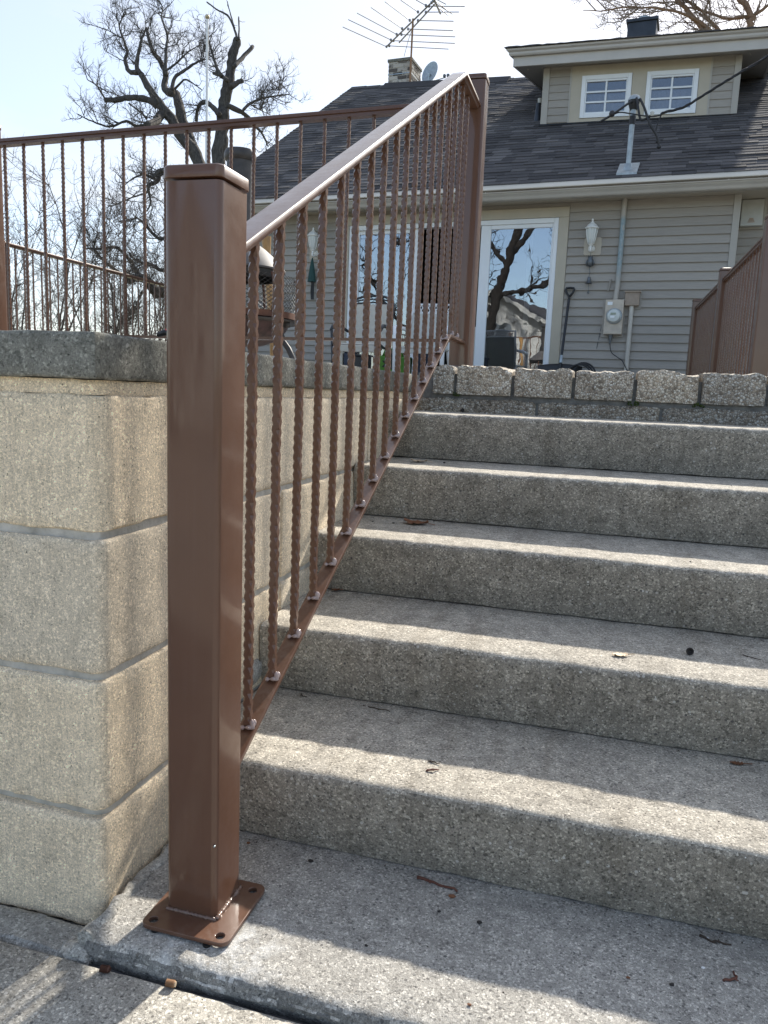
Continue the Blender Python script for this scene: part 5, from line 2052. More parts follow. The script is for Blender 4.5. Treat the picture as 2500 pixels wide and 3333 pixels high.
for k in range(3):
    a = -0.15 + k * 2 * math.pi / 3
    d = Vector((math.cos(a), math.sin(a), 0))
    c0 = Vector((CX, CY, 0))
    mb = MB()
    pts = [c0 + d * r + Vector((0, 0, z)) for r, z in ((0.365, 1.345), (0.362, 1.368), (0.345, 1.372), (0.325, 1.355), (0.318, 1.31), (0.335, 1.26), (0.375, 1.215), (0.405, 1.16), (0.412, 1.10), (0.440, 1.068))]
    mb.tube(pts, [0.018, 0.020, 0.020, 0.018, 0.018, 0.018, 0.018, 0.018, 0.018, 0.022], 8)
    mb.build('leg', M['iron'], chi, smooth=True)

handle = MB()
hp_ = [(-1.893, 2.074, 0.036), (-1.891, 2.03, 0.034), (-1.886, 1.98, 0.028), (-1.882, 1.93, 0.025), (-1.876, 1.85, 0.023), (-1.868, 1.75, 0.025), (-1.858, 1.66, 0.028), (-1.850, 1.58, 0.026), (-1.842, 1.45, 0.017), (-1.835, 1.30, 0.015), (-1.825, 1.066, 0.016)]
handle.tube([(x, 4.3, z) for x, z, r in hp_], [r for x, z, r in hp_], 12)
tag(handle.build('wooden_handle', M['wood'], None, smooth='auto'), 'flared varnished wooden handle standing upright behind the mesh of the chiminea', 'tool handle')

# sling chair (seen from the front, between balusters)
SCX, SCY = -1.96, 7.15
sc = thing('patio_chair', 'beige sling patio chair with a dark curved frame in front of the left door panel', 'chair', (SCX, SCY, 1.062), 'patio chairs by the door')
mb = MB()
vs, fs = [], []
prof = [(0.30, 1.455), (0.20, 1.475), (0.0, 1.44), (-0.18, 1.445), (-0.255, 1.50), (-0.285, 1.62), (-0.30, 1.76), (-0.325, 1.90), (-0.335, 1.935)]
for s in (-1, 1):
    for (dy, z) in prof:
        vs.append((SCX + s * 0.215, SCY - dy - 0.18, z))
n = len(prof)
for i in range(n - 1):
    fs.append((i, i + 1, n + i + 1, n + i))
vs2 = [(x, y - 0.004, z - 0.006) for x, y, z in vs]
mb.add(vs, fs)
mb.add(vs2, [tuple(reversed(f)) for f in fs])
mb.build('sling', M['sling'], sc, smooth=True)
mb = MB()
mb.box((SCX - 0.22, SCY - 0.50, 1.375), (SCX + 0.22, SCY - 0.47, 1.448))
mb.build('seat_apron', M['sling'], sc, bevel=0.01)
for s in (-1, 1):
    mb = MB()
    mb.tube([(SCX + s * 0.235, SCY - dy - 0.18, z) for dy, z in prof] + [(SCX + s * 0.22, SCY + 0.165, 1.985), (SCX + s * 0.12, SCY + 0.17, 2.02), (SCX, SCY + 0.17, 2.028)], 0.014, 7)
    mb.build('side_frame', M['chairblack'], sc, smooth=True)
    mb = MB()
    mb.tube([(SCX + s * 0.265, SCY + 0.09, 1.63), (SCX + s * 0.275, SCY - 0.15, 1.665), (SCX + s * 0.275, SCY - 0.38, 1.655), (SCX + s * 0.272, SCY - 0.455, 1.60)], [0.016, 0.02, 0.02, 0.016], 8)
    mb.build('armrest', M['chairblack'], sc, smooth=True)
    mb = MB()
    mb.tube([(SCX + s * 0.265, SCY - 0.455, 1.60), (SCX + s * 0.25, SCY - 0.45, 1.3), (SCX + s * 0.262, SCY - 0.47, 1.066)], 0.014, 7)
    mb.build('leg', M['chairblack'], sc, smooth=True)
    mb = MB()
    mb.tube([(SCX + s * 0.24, SCY + 0.05, 1.48), (SCX + s * 0.25, SCY + 0.18, 1.25), (SCX + s * 0.262, SCY + 0.24, 1.066)], 0.014, 7)
    mb.build('leg', M['chairblack'], sc, smooth=True)
for z, b in ((1.955, 0.02), (1.99, 0.03)):
    mb = MB()
    mb.tube([(SCX - 0.225, SCY + 0.155, z - b), (SCX - 0.11, SCY + 0.16, z - 0.004), (SCX, SCY + 0.16, z), (SCX + 0.11, SCY + 0.16, z - 0.004), (SCX + 0.225, SCY + 0.155, z - b)], 0.009, 6)
    mb.build('top_slat', M['chairblack'], sc, smooth=True)

# white chair with a lattice head
WX, WY = -1.285, 7.2
wc = thing('patio_chair', 'white plastic patio chair with a lattice head rail beside the open door', 'chair', (WX, WY, 1.062), 'patio chairs by the door')
mb = MB()
vs, fs = [], []
for i in range(9):
    f = i / 8 * 2 - 1
    for (dy, z) in ((0.0, 1.44), (0.05, 1.62), (0.10, 1.845)):
        for layer in (0, 0.012):
            vs.append((WX + f * 0.215, WY + dy + 0.03 * (1 - f * f) + layer, z))
for i in range(8):
    for j in range(2):
        a = i * 6 + j * 2
        fs.append((a, a + 6, a + 8, a + 2))
        fs.append((a + 3, a + 9, a + 7, a + 1))
fs += [(0, 2, 4, 5, 3, 1), (48, 49, 51, 53, 52, 50)]
for i in range(8):
    a = i * 6
    fs.append((a + 4, a + 10, a + 11, a + 5))
    fs.append((a + 1, a + 7, a + 6, a))
mb.add(vs, fs)
mb.build('backrest', M['ivory'], wc, smooth='auto')
for i in range(13):
    f = i / 13 * 2 - 1
    for s in (1, -1):
        mb = MB()
        a = WX + f * 0.215
        b = a + 0.05 * s
        if abs(b - WX) > 0.225:
            continue
        mb.tube([(a, WY + 0.135, 1.848), (b, WY + 0.137, 1.935)], 0.0055, 5)
        mb.build('lattice_bar', M['vinyl'], wc)
for z in (1.845, 1.938):
    mb = MB()
    mb.tube([(WX - 0.23, WY + 0.125, z), (WX, WY + 0.14, z + 0.004), (WX + 0.23, WY + 0.125, z)], 0.011, 7)
    mb.build('head_rail', M['vinyl'], wc, smooth=True)
for s in (-1, 1):
    mb = MB()
    mb.tube([(WX + s * 0.235, WY + 0.125, 1.945), (WX + s * 0.235, WY + 0.08, 1.7), (WX + s * 0.225, WY + 0.0, 1.42)], 0.018, 8)
    mb.build('back_post', M['vinyl'], wc, smooth=True)
    mb = MB()
    mb.tube([(WX + s * 0.245, WY + 0.07, 1.66), (WX + s * 0.275, WY - 0.2, 1.66), (WX + s * 0.27, WY - 0.42, 1.645), (WX + s * 0.255, WY - 0.46, 1.55), (WX + s * 0.25, WY - 0.46, 1.066)], [0.018, 0.024, 0.026, 0.024, 0.022], 8)
    mb.build('leg', M['vinyl'], wc, smooth=True)
    mb = MB()
    mb.tube([(WX + s * 0.22, WY - 0.02, 1.44), (WX + s * 0.25, WY + 0.16, 1.066)], 0.022, 8)
    mb.build('leg', M['vinyl'], wc, smooth=True)
mb = MB()
mb.box((WX - 0.235, WY - 0.46, 1.43), (WX + 0.235, WY + 0.02, 1.455))
mb.box((WX - 0.22, WY - 0.462, 1.38), (WX + 0.22, WY - 0.445, 1.4295))
mb.build('seat', M['ivory'], wc, bevel=0.01)

# bags and boxes under the door
bag = thing('shopping_bag', 'lime green shopping bag with a dark leaf print standing between the two patio chairs', 'bag', (-1.82, 7.75, 1.062))
mb = MB()
mb.add([(-2.02, 7.65, 1.064), (-1.62, 7.65, 1.064), (-1.62, 7.85, 1.064), (-2.02, 7.85, 1.064), (-2.06, 7.70, 1.40), (-1.60, 7.69, 1.385), (-1.60, 7.80, 1.39), (-2.06, 7.80, 1.405)],
       [(0, 3, 2, 1), (4, 5, 6, 7), (0, 1, 5, 4), (1, 2, 6, 5), (2, 3, 7, 6), (3, 0, 4, 7)])
mb.build('body', M['green'], bag, bevel=0.02)
mb = MB()
for k in range(7):
    a = k * math.pi / 3.5
    mb.add([(-1.86, 7.66, 1.30), (-1.86 + 0.05 * math.cos(a - 0.35), 7.662, 1.30 + 0.05 * math.sin(a - 0.35)), (-1.86 + 0.085 * math.cos(a), 7.664, 1.30 + 0.085 * math.sin(a)), (-1.86 + 0.05 * math.cos(a + 0.35), 7.662, 1.30 + 0.05 * math.sin(a + 0.35))], [(0, 1, 2, 3)])
lp = mb.build('leaf_print', M['black'], bag)
lp.location.y -= 0.004
for s in (-1, 1):
    mb = MB()
    mb.tube([(-1.95, 7.745 + s * 0.03, 1.38), (-1.92, 7.745 + s * 0.03, 1.45), (-1.83, 7.745 + s * 0.03, 1.47), (-1.74, 7.745 + s * 0.03, 1.45), (-1.71, 7.745 + s * 0.03, 1.38)], 0.012, 6)
    mb.build('strap', M['green'], bag, smooth=True)
ctn = thing('carton', 'cream carton with a red printed corner behind the sling chair', 'box', (-2.45, 7.75, 1.062))
mb = MB()
mb.box((-2.56, 7.64, 1.064), (-2.42, 7.86, 1.40))
mb.build('case', M['cream'], ctn, bevel=0.004)
mb = MB()
mb.box((-2.558, 7.637, 1.31), (-2.51, 7.6395, 1.39))
mb.build('print', M['red'], ctn)
mb = MB()
mb.box((-2.561, 7.638, 1.4005), (-2.419, 7.862, 1.408))
mb.build('lid', M['cream'], ctn, bevel=0.002)
for (x0, x1, z1, mt, lab) in ((-2.41, -2.31, 1.42, 'navy', 'navy plastic bin next to the cream carton'), (-2.28, -2.13, 1.38, 'chairblack', 'low black plastic crate left of the lime green bag'), (-1.56, -1.33, 1.50, 'navy', 'tall dark blue plastic bin right of the lime green bag')):
    b = thing('storage_bin', lab, 'bin', ((x0 + x1) / 2, 7.75, 1.062))
    mb = MB()
    mb.box((x0, 7.65, 1.064), (x1, 7.88, z1))
    mb.build('tub', M[mt], b, bevel=0.012)
    mb = MB()
    mb.box((x0 - 0.012, 7.638, z1 + 0.0005), (x1 + 0.012, 7.892, z1 + 0.022))
    mb.build('lid', M[mt], b, bevel=0.006)

# small red and black toy-like thing at the end of the terrace rail base
toy = thing('garden_tool', 'small red and black hand tool lying on the terrace left of the front post', 'tool', (-1.52, 2.36, 1.06))
mb = MB()
mb.tube([(-1.585, 2.35, 1.215), (-1.545, 2.35, 1.228), (-1.505, 2.35, 1.225)], [0.012, 0.016, 0.010], 8)
mb.build('grip', M['black'], toy, smooth=True)
mb = MB()
mb.tube([(-1.54, 2.352, 1.236), (-1.49, 2.352, 1.238), (-1.46, 2.352, 1.225)], [0.010, 0.013, 0.008], 8)
mb.build('blade_guard', M['red'], toy, smooth=True)

# ------------------------------------------------------------------ flagpole and trees
pole = thing('flagpole', 'thin white flagpole with a ball on top in front of the bare oak', 'flagpole', (-7.18, 13.0, -0.13))
mb = MB()
mb.tube([(-7.18, 13.0, -0.13), (-7.16, 13.0, 7.76)], [0.036, 0.020], 10)
mb.build('pole', M['polewhite'], pole, smooth='auto')
mb = MB()
mb.lathe((-7.16, 13.0, 7.76), [(0.012, 0), (0.036, 0.018), (0.046, 0.045), (0.036, 0.072), (0.003, 0.088)], 14)
mb.build('finial', M['ball'], pole, smooth=True)


def wander(p, d, length, segs, kink, rg, pull=None, k=0.1):
    pts = [Vector(p)]
    d = Vector(d).normalized()
    for i in range(segs):
        d = d + Vector((rg.gauss(0, kink), rg.gauss(0, kink), rg.gauss(0, kink)))
        if pull is not None:
            d = d + pull * k
        d.normalize()
        pts.append(pts[-1] + d * (length / segs))
    return pts


def sprout(mb, pts, r0, r1, level, rg, spec):
    """side shoots along a branch, then theirs; spec[level] = (per metre, length, kink, radius)"""
    if level >= len(spec):
        return
    per, ln, kink, rad = spec[level]
    tot = sum((pts[i + 1] - pts[i]).length for i in range(len(pts) - 1))
    n = int(tot * per + rg.random())
    for _ in range(n):
        f = rg.uniform(0.12 if level else 0.25, 1.0)
        i = min(int(f * (len(pts) - 1)), len(pts) - 2)
        p = pts[i].lerp(pts[i + 1], f * (len(pts) - 1) - i)
        d = (pts[i + 1] - pts[i]).normalized()
        side = Vector((rg.gauss(0, 1), rg.gauss(0, 1) * 0.8, rg.gauss(0.12, 1)))
        side = side - d * side.dot(d)
        if side.length < 1e-3:
            continue
        side.normalize()
        L = ln * rg.uniform(0.45, 1.25)
        q = wander(p, d * rg.uniform(0.5, 1.2) + side * 0.9, L, 5 if level < 2 else 4, kink, rg, Vector((0, 0, 1)), 0.09)
        m = len(q)
        mb.tube(q, [rad * (1 - 0.6 * j / (m - 1)) for j in range(m)], 3 if level else 4, caps=False)
        sprout(mb, q, rad, rad * 0.4, level + 1, rg, spec)


def smooth_path(P, rs, sub=4, wob=0.0, rg=None):
    P = [Vector(p) for p in P]
    out, rr = [], []
    n = len(P)
    for i in range(n - 1):
        p0, p1, p2, p3 = P[max(i - 1, 0)], P[i], P[i + 1], P[min(i + 2, n - 1)]
        for k in range(sub):
            t = k / sub
            q = 0.5 * ((2 * p1) + (-p0 + p2) * t + (2 * p0 - 5 * p1 + 4 * p2 - p3) * t * t + (-p0 + 3 * p1 - 3 * p2 + p3) * t ** 3)
            if rg:
                q = q + Vector((rg.gauss(0, wob), rg.gauss(0, wob), rg.gauss(0, wob)))
            out.append(q)
            f = (i + t) / (n - 1)
            rr.append((rs[0] + (rs[1] - rs[0]) * f) * (rg.uniform(0.9, 1.12) if rg else 1))
    out.append(P[-1])
    rr.append(rs[1])
    return out, rr


OAK = [
([(-9.08,17.0,-0.35),(-9.18,17.0,1.38),(-9.26,17.0,2.92),(-9.27,17.0,4.42)],0.207,0.172),
([(-9.27,17.0,4.42),(-9.39,17.0,5.6),(-9.66,17.0,6.6),(-10.02,17.0,6.98),(-10.34,17.0,7.47),(-10.63,17.0,7.79),(-10.92,17.0,8.17),(-11.18,17.0,8.55)],0.146,0.065),
([(-11.18,17.0,8.55),(-11.36,17.07,8.8),(-11.34,17.15,9.15),(-11.31,17.23,9.48),(-11.25,17.3,9.7)],0.056,0.013),
([(-11.29,17.0,8.61),(-11.61,17.12,8.71),(-11.81,17.25,9.02),(-11.83,17.38,9.28),(-12.02,17.5,9.65),(-12.22,17.62,10.02),(-12.1,17.75,10.41)],0.052,0.009),
([(-11.68,17.0,9.42),(-12.1,17.23,9.66),(-12.52,17.45,9.91)],0.017,0.006),
([(-10.71,17.0,7.78),(-10.91,16.81,7.89),(-11.23,16.62,7.89),(-11.47,16.44,7.79),(-11.74,16.25,7.73)],0.073,0.043),
([(-12.23,17.0,8.01),(-12.29,16.77,8.26),(-12.42,16.55,8.35)],0.022,0.009),
([(-10.6,17.0,7.6),(-10.41,16.4,7.22),(-10.27,15.8,6.94)],0.095,0.06),
([(-11.0,17.0,7.36),(-11.18,16.76,7.26),(-11.31,16.52,7.31),(-11.59,16.28,7.12),(-11.92,16.04,7.18),(-12.18,15.8,7.29)],0.039,0.009),
([(-11.55,17.0,7.9),(-11.11,16.77,7.62),(-10.75,16.55,7.35)],0.017,0.013),
([(-9.27,17.0,4.42),(-9.49,17.24,5.96),(-10.23,17.48,7.38),(-10.52,17.72,7.97),(-10.77,17.96,8.38),(-11.07,18.2,8.58)],0.129,0.086),
([(-10.31,17.0,8.07),(-10.63,17.18,8.25),(-10.71,17.36,8.65),(-10.96,17.54,9.04),(-11.34,17.72,9.44),(-11.6,17.9,10.04)],0.078,0.03),
([(-10.49,17.0,8.5),(-10.67,17.3,9.17),(-10.81,17.6,9.66),(-11.16,17.9,10.24),(-11.29,18.2,10.64)],0.039,0.009),
([(-10.32,17.0,8.12),(-10.3,17.11,8.47),(-10.08,17.23,8.68),(-9.86,17.34,8.86),(-9.66,17.45,8.98)],0.043,0.017),
([(-10.52,17.0,8.59),(-10.34,17.3,8.9),(-10.22,17.6,9.25),(-10.03,17.9,9.53)],0.026,0.009),
([(-10.23,17.0,8.16),(-9.9,16.85,8.29),(-9.6,16.7,8.16),(-9.24,16.55,7.91)],0.026,0.009),
([(-9.25,17.0,4.27),(-9.02,17.07,5.17),(-9.09,17.13,6.52),(-9.06,17.2,6.99),(-9.06,17.27,7.56),(-9.03,17.33,8.0),(-8.97,17.4,8.49),(-8.93,17.47,8.93),(-8.85,17.53,9.32),(-8.84,17.6,9.44)],0.164,0.073),
([(-8.55,17.0,9.15),(-8.74,17.15,9.54),(-8.98,17.3,9.86),(-9.36,17.45,10.1),(-9.7,17.6,10.36)],0.026,0.013),
([(-8.52,17.0,9.17),(-8.7,17.38,9.58),(-8.9,17.75,10.02)],0.022,0.013),
([(-8.63,17.0,9.42),(-8.85,17.23,9.82),(-9.06,17.45,10.25)],0.017,0.009),
([(-8.64,17.0,8.57),(-8.65,17.45,8.93),(-8.58,17.9,9.38)],0.043,0.039),
([(-8.72,17.0,8.11),(-8.63,17.15,8.25),(-8.56,17.3,8.36)],0.056,0.043),
([(-8.81,17.0,7.7),(-8.6,17.24,7.64),(-8.47,17.48,7.57),(-8.37,17.72,7.43),(-8.3,17.96,7.31),(-8.26,18.2,7.09)],0.056,0.013),
([(-8.37,17.0,7.58),(-8.39,17.38,7.85),(-8.22,17.75,8.09),(-7.97,18.12,8.27),(-7.81,18.5,8.43)],0.03,0.009),
([(-7.5,17.0,7.84),(-7.77,17.82,8.33),(-8.06,18.65,8.87)],0.013,0.006),
([(-8.17,17.0,7.68),(-8.35,17.9,7.88),(-8.48,18.8,8.06)],0.013,0.006),
([(-9.01,17.0,7.49),(-9.26,17.04,7.73),(-9.49,17.07,7.84),(-9.66,17.11,7.72),(-9.73,17.15,7.43)],0.056,0.03),
([(-8.81,17.0,8.26),(-9.1,17.15,8.51),(-9.3,17.3,8.83),(-9.49,17.45,9.2),(-9.7,17.6,9.58)],0.043,0.013),
([(-8.97,17.0,8.39),(-9.5,17.6,8.7)],0.043,0.034),
([(-9.26,17.0,3.37),(-9.86,16.8,3.19),(-10.33,16.6,3.24),(-10.44,16.4,3.21),(-10.51,16.2,3.43),(-10.64,16.0,3.51),(-10.78,15.8,3.39)],0.146,0.069),
([(-11.29,17.0,3.65),(-11.25,16.7,3.88),(-11.26,16.4,4.09),(-11.36,16.1,4.24),(-11.56,15.8,4.16),(-11.75,15.5,4.11)],0.052,0.017),
([(-11.59,17.0,3.61),(-11.73,16.62,3.78),(-11.84,16.25,3.98),(-11.82,15.88,4.22),(-11.41,15.5,4.48)],0.039,0.013),
([(-9.26,17.0,3.67),(-9.78,16.82,4.02),(-10.35,16.64,3.78),(-10.57,16.46,3.88),(-10.87,16.28,3.94),(-11.0,16.1,4.12)],0.06,0.017),
([(-9.27,17.0,4.57),(-9.9,16.88,4.85),(-10.42,16.75,4.56),(-10.57,16.62,4.61),(-10.7,16.5,4.76),(-10.92,16.38,4.99),(-11.04,16.25,4.88)],0.052,0.013),
([(-10.46,17.0,6.29),(-10.57,16.85,6.13),(-10.56,16.7,5.92),(-10.72,16.55,5.76),(-10.55,16.4,5.37),(-10.57,16.25,5.11)],0.06,0.013),
([(-9.27,17.0,5.16),(-9.83,16.75,5.77),(-10.26,16.5,6.11),(-10.43,16.25,5.88)],0.078,0.034),
([(-10.75,17.0,6.04),(-10.92,16.7,6.1),(-11.03,16.4,5.94),(-11.08,16.1,5.7)],0.03,0.009),
([(-11.01,17.0,5.75),(-11.18,16.7,5.59),(-11.24,16.4,5.43),(-11.5,16.1,5.2)],0.022,0.009),
([(-11.19,17.0,3.29),(-11.06,16.55,2.96),(-10.87,16.1,2.65),(-10.77,15.65,2.6)],0.03,0.013),
([(-11.68,17.0,2.73),(-11.44,16.32,2.4),(-11.08,15.65,2.17)],0.017,0.009)]
rg = random.Random(21)
oak = thing('oak_tree', 'large bare gnarled oak with two broken-topped trunks behind the flagpole', 'tree', (-9.1, 17.0, -0.13))
trunk = None
tw = MB()
OSPEC = [(7.0, 0.62, 0.20, 0.013), (11.0, 0.36, 0.24, 0.0068), (14.0, 0.18, 0.26, 0.004)]
for i, (pts, r0, r1) in enumerate(OAK):
    if i == 0:
        pts = [(pts[0][0], pts[0][1], -0.15)] + list(pts[1:])
    q, rr = smooth_path(pts, (r0 * 1.22, r1 * 1.2), 4, r0 * 0.05 + 0.002, rg)
    mb = MB()
    mb.tube(q, rr, 9 if r0 > 0.05 else 6)
    if i == 0:
        trunk = mb.build('trunk', M['bark'], oak, smooth=True)
    else:
        mb.build('limb', M['bark'], oak, smooth=True)
    if i in (0, 1, 10, 15):
        sp = [(1.2, 0.6, 0.2, 0.011), (6.0, 0.3, 0.25, 0.006), (7.0, 0.16, 0.28, 0.004)]
    elif i in (18, 16, 17, 19, 20):
        sp = [(1.0, 0.25, 0.3, 0.008)]
    else:
        sp = OSPEC
    sprout(tw, q, r0, r1, 0, rg, sp)
tw.build('crown', M['twigs'], oak, kind='stuff')


def shrub(name, label, cat, base, nst, h, spread, lean, mat, seed, spec, grp=None):
    rg = random.Random(seed)
    t = thing(name, label, cat, base, grp)
    mb = MB()
    fine = MB()
    b = Vector(base)
    for i in range(nst):
        a = rg.uniform(0, 2 * math.pi)
        s = spread * math.sqrt(rg.random())
        p = b + Vector((math.cos(a) * spread * 0.25 * rg.random(), math.sin(a) * spread * 0.25 * rg.random(), 0))
        d = Vector((math.cos(a) * s / h + lean, math.sin(a) * s / h, 1))
        q = wander(p, d, h * rg.uniform(0.65, 1.05), 9, 0.10, rg, Vector((0, 0, 1)), 0.04)
        r = rg.uniform(0.018, 0.04)
        mb.tube(q, [r * (1 - 0.8 * k / 9) for k in range(10)], 5, caps=False)
        sprout(fine, q, r, 0.01, 0, rg, spec)
    mb.build('stem', mat, t, smooth=True)
    fine.build('twigs', M['twigs3'], t, kind='stuff')


SPEC2 = [(3.4, 1.1, 0.20, 0.009), (6.0, 0.45, 0.28, 0.0055), (6.0, 0.22, 0.3, 0.0036)]
shrub('bare_shrub', 'tall bare many-stemmed shrub at the left edge behind the far railing', 'shrub', (-13.2, 15.0, -0.13), 18, 6.0, 2.0, 0.02, M['twigs3'], 5, SPEC2, 'bare shrubs behind the railing')
shrub('bare_shrub', 'bare leaning shrub with fanned grey stems left of the oak', 'shrub', (-11.2, 15.6, -0.13), 16, 5.0, 2.0, 0.10, M['twigs3'], 8, SPEC2, 'bare shrubs behind the railing')
shrub('bare_shrub', 'pale thin-twigged shrub farthest back under the drooping oak limbs', 'shrub', (-12.5, 22.0, -0.13), 18, 7.2, 3.0, 0.0, M['twigs2'], 13, SPEC2, 'bare shrubs behind the railing')


def bare_tree(name, label, base, trunk_pts, r0, r1, limbs, spec, bark, twm, seed, fwd=None):
    rg = random.Random(seed)
    t = thing(name, label, 'tree', base)
    q, rr = smooth_path(trunk_pts, (r0, r1), 4, r0 * 0.08, rg)
    mb = MB()
    mb.tube(q, rr, 10)
    mb.build('trunk', bark, t, smooth=True)
    fine = MB()
    for pts, a, b in limbs:
        q2, rr2 = smooth_path(pts, (a, b), 4, a * 0.10 + 0.01, rg)
        mb = MB()
        mb.tube(q2, rr2, 7)
        mb.build('limb', bark, t, smooth=True)
        sprout(fine, q2, a, b, 0, rg, spec)
    fine.build('crown', twm, t, kind='stuff')
    return t


SPEC3 = [(3.4, 1.6, 0.16, 0.018), (5.5, 0.75, 0.2, 0.0095), (6.0, 0.38, 0.24, 0.006)]
bare_tree('bare_tree', 'bare pale-barked tree rising behind the dormer roof at upper right', (5.6, 26.0, -0.13),
          [(5.6, 26.0, -0.13), (5.4, 26, 4.0), (4.9, 25.5, 7.5), (4.3, 25, 9.6)], 0.36, 0.20,
          [([(4.3, 25, 9.5), (3.4, 24.4, 10.6), (2.66, 24, 11.3), (1.9, 24, 12.1), (1.3, 24, 12.9)], 0.13, 0.04),
           ([(4.4, 25, 9.4), (3.9, 24.6, 10.8), (3.62, 24, 11.4), (3.66, 24, 11.75), (3.2, 24, 12.3), (2.6, 24, 12.9)], 0.13, 0.05),
           ([(3.6, 24.4, 10.4), (2.9, 24, 11.2), (2.1, 23.8, 11.75), (1.2, 23.6, 11.95), (0.2, 23.5, 12.0), (-0.9, 23.5, 12.05)], 0.06, 0.012),
           ([(3.3, 24.2, 10.9), (2.6, 24, 11.75), (1.6, 24, 12.5), (0.6, 24, 13.0)], 0.06, 0.012),
           ([(3.64, 24, 11.7), (3.0, 24, 11.75), (2.2, 24, 12.05), (1.5, 24, 12.3)], 0.05, 0.012),
           ([(3.66, 24, 11.7), (4.3, 24, 12.1), (5.2, 24, 12.4)], 0.05, 0.012),
           ([(4.6, 25, 8.9), (5.6, 25, 10.8), (6.4, 25, 12.6)], 0.11, 0.03),
           ([(5.0, 25.4, 7.6), (6.4, 25.8, 9.6), (7.6, 26, 11.6)], 0.12, 0.03)], SPEC3, M['bark2'], M['twigs2'], 31)

# ------------------------------------------------------------------ across the street (mirrored in the door glass and the post paint)
nh = thing('neighbour_house', 'white clapboard gable house across the street, mirrored in the patio door glass', 'house', (-9.46, -19.5, -0.13))
GX, GY = -9.46, -16.0
PK, SLP, HWD = 5.6, 0.59, 4.6
mb = MB()
ez = PK - SLP * HWD
mb.add([(GX - HWD, GY, -0.13), (GX + HWD, GY, -0.13), (GX + HWD, GY, ez), (GX, GY, PK), (GX - HWD, GY, ez), (GX - HWD, GY - 8, -0.13), (GX + HWD, GY - 8, -0.13), (GX + HWD, GY - 8, ez), (GX, GY - 8, PK), (GX - HWD, GY - 8, ez)],
       [(0, 4, 3, 2, 1), (5, 6, 7, 8, 9), (1, 2, 7, 6), (5, 9, 4, 0)])
mb.build('wall', M['nwhite'], nh)
mb = MB()
z = 0.1
while z < PK - 0.2:
    hw_ = HWD if z < ez else (PK - z) / SLP - 0.05
    mb.add([(GX + hw_, GY + 0.022, z), (GX - hw_, GY + 0.022, z), (GX - hw_, GY + 0.003, z + 0.13), (GX + hw_, GY + 0.003, z + 0.13), (GX + hw_, GY + 0.001, z), (GX - hw_, GY + 0.001, z)], [(0, 1, 2, 3), (1, 0, 4, 5)])
    z += 0.125
mb.build('clapboards', M['nwhite'], nh, kind='stuff')
mb = MB()
for s in (-1, 1):
    e = HWD + 0.45
    for (o, th) in ((0.0, 0.12),):
        mb.add([(GX, GY + 0.4, PK + 0.22), (GX + s * e, GY + 0.4, PK - SLP * e + 0.22), (GX + s * e, GY - 8.4, PK - SLP * e + 0.22), (GX, GY - 8.4, PK + 0.22),
                (GX, GY + 0.4, PK + 0.06), (GX + s * e, GY + 0.4, PK - SLP * e + 0.06), (GX + s * e, GY - 8.4, PK - SLP * e + 0.06), (GX, GY - 8.4, PK + 0.06)],
               [(0, 1, 2, 3), (7, 6, 5, 4), (4, 5, 1, 0), (5, 6, 2, 1), (6, 7, 3, 2)])
mb.build('roof', M['shingle'], nh)
mb = MB()
for s in (-1, 1):
    e = HWD + 0.45
    mb.add([(GX, GY + 0.405, PK + 0.20), (GX + s * e, GY + 0.405, PK - SLP * e + 0.20), (GX + s * e, GY + 0.405, PK - SLP * e - 0.02), (GX, GY + 0.405, PK - 0.02), (GX, GY + 0.44, PK + 0.20), (GX + s * e, GY + 0.44, PK - SLP * e + 0.20), (GX + s * e, GY + 0.44, PK - SLP * e - 0.02), (GX, GY + 0.44, PK - 0.02)],
           [(0, 1, 2, 3), (7, 6, 5, 4), (4, 5, 1, 0), (3, 2, 6, 7)])
mb.build('bargeboard', M['nwhite'], nh)
for (x, z) in ((-9.1, 3.0), (-7.4, 1.0), (-11.6, 1.0)):
    mb = MB()
    mb.box((x - 0.55, GY + 0.024, z - 0.06), (x + 0.55, GY + 0.07, z + 1.36))
    w_ = mb.build('window', M['nwhite'], nh)
    mb = MB()
    mb.box((x - 0.42, GY + 0.071, z + 0.06), (x + 0.42, GY + 0.076, z + 1.24))
    mb.build('pane', M['winglass'], w_)
bare_tree('bare_tree', 'dark bare tree across the lawn, mirrored in the patio door glass', (-7.7, -9.0, -0.13),
          [(-7.7, -9.0, -0.13), (-7.4, -9.0, 2.2), (-6.95, -9, 4.7), (-6.45, -9, 6.6), (-6.2, -9, 8.4)], 0.24, 0.12,
          [([(-6.95, -9, 4.6), (-5.9, -8.8, 4.75), (-4.8, -8.6, 5.0), (-3.6, -8.4, 5.6)], 0.10, 0.03),
           ([(-6.6, -9, 6.0), (-5.6, -9.2, 7.2), (-4.6, -9.3, 8.0), (-3.4, -9.3, 9.0)], 0.10, 0.03),
           ([(-6.7, -9, 5.6), (-7.8, -9.2, 7.0), (-8.8, -9.4, 8.8)], 0.10, 0.03),
           ([(-6.2, -9, 8.3), (-5.6, -8.8, 9.6), (-5.2, -8.6, 11.0)], 0.13, 0.03),
           ([(-6.2, -9, 8.3), (-7.0, -8.8, 9.6), (-7.4, -8.6, 11.2)], 0.13, 0.03),
           ([(-7.1, -9, 3.9), (-8.4, -8.8, 5.2), (-9.6, -8.6, 6.6)], 0.09, 0.02)], [(3.2, 1.8, 0.22, 0.034), (4.5, 0.8, 0.30, 0.016), (4.0, 0.4, 0.34, 0.009)], M['barkdark'], M['twigsdark'], 51)

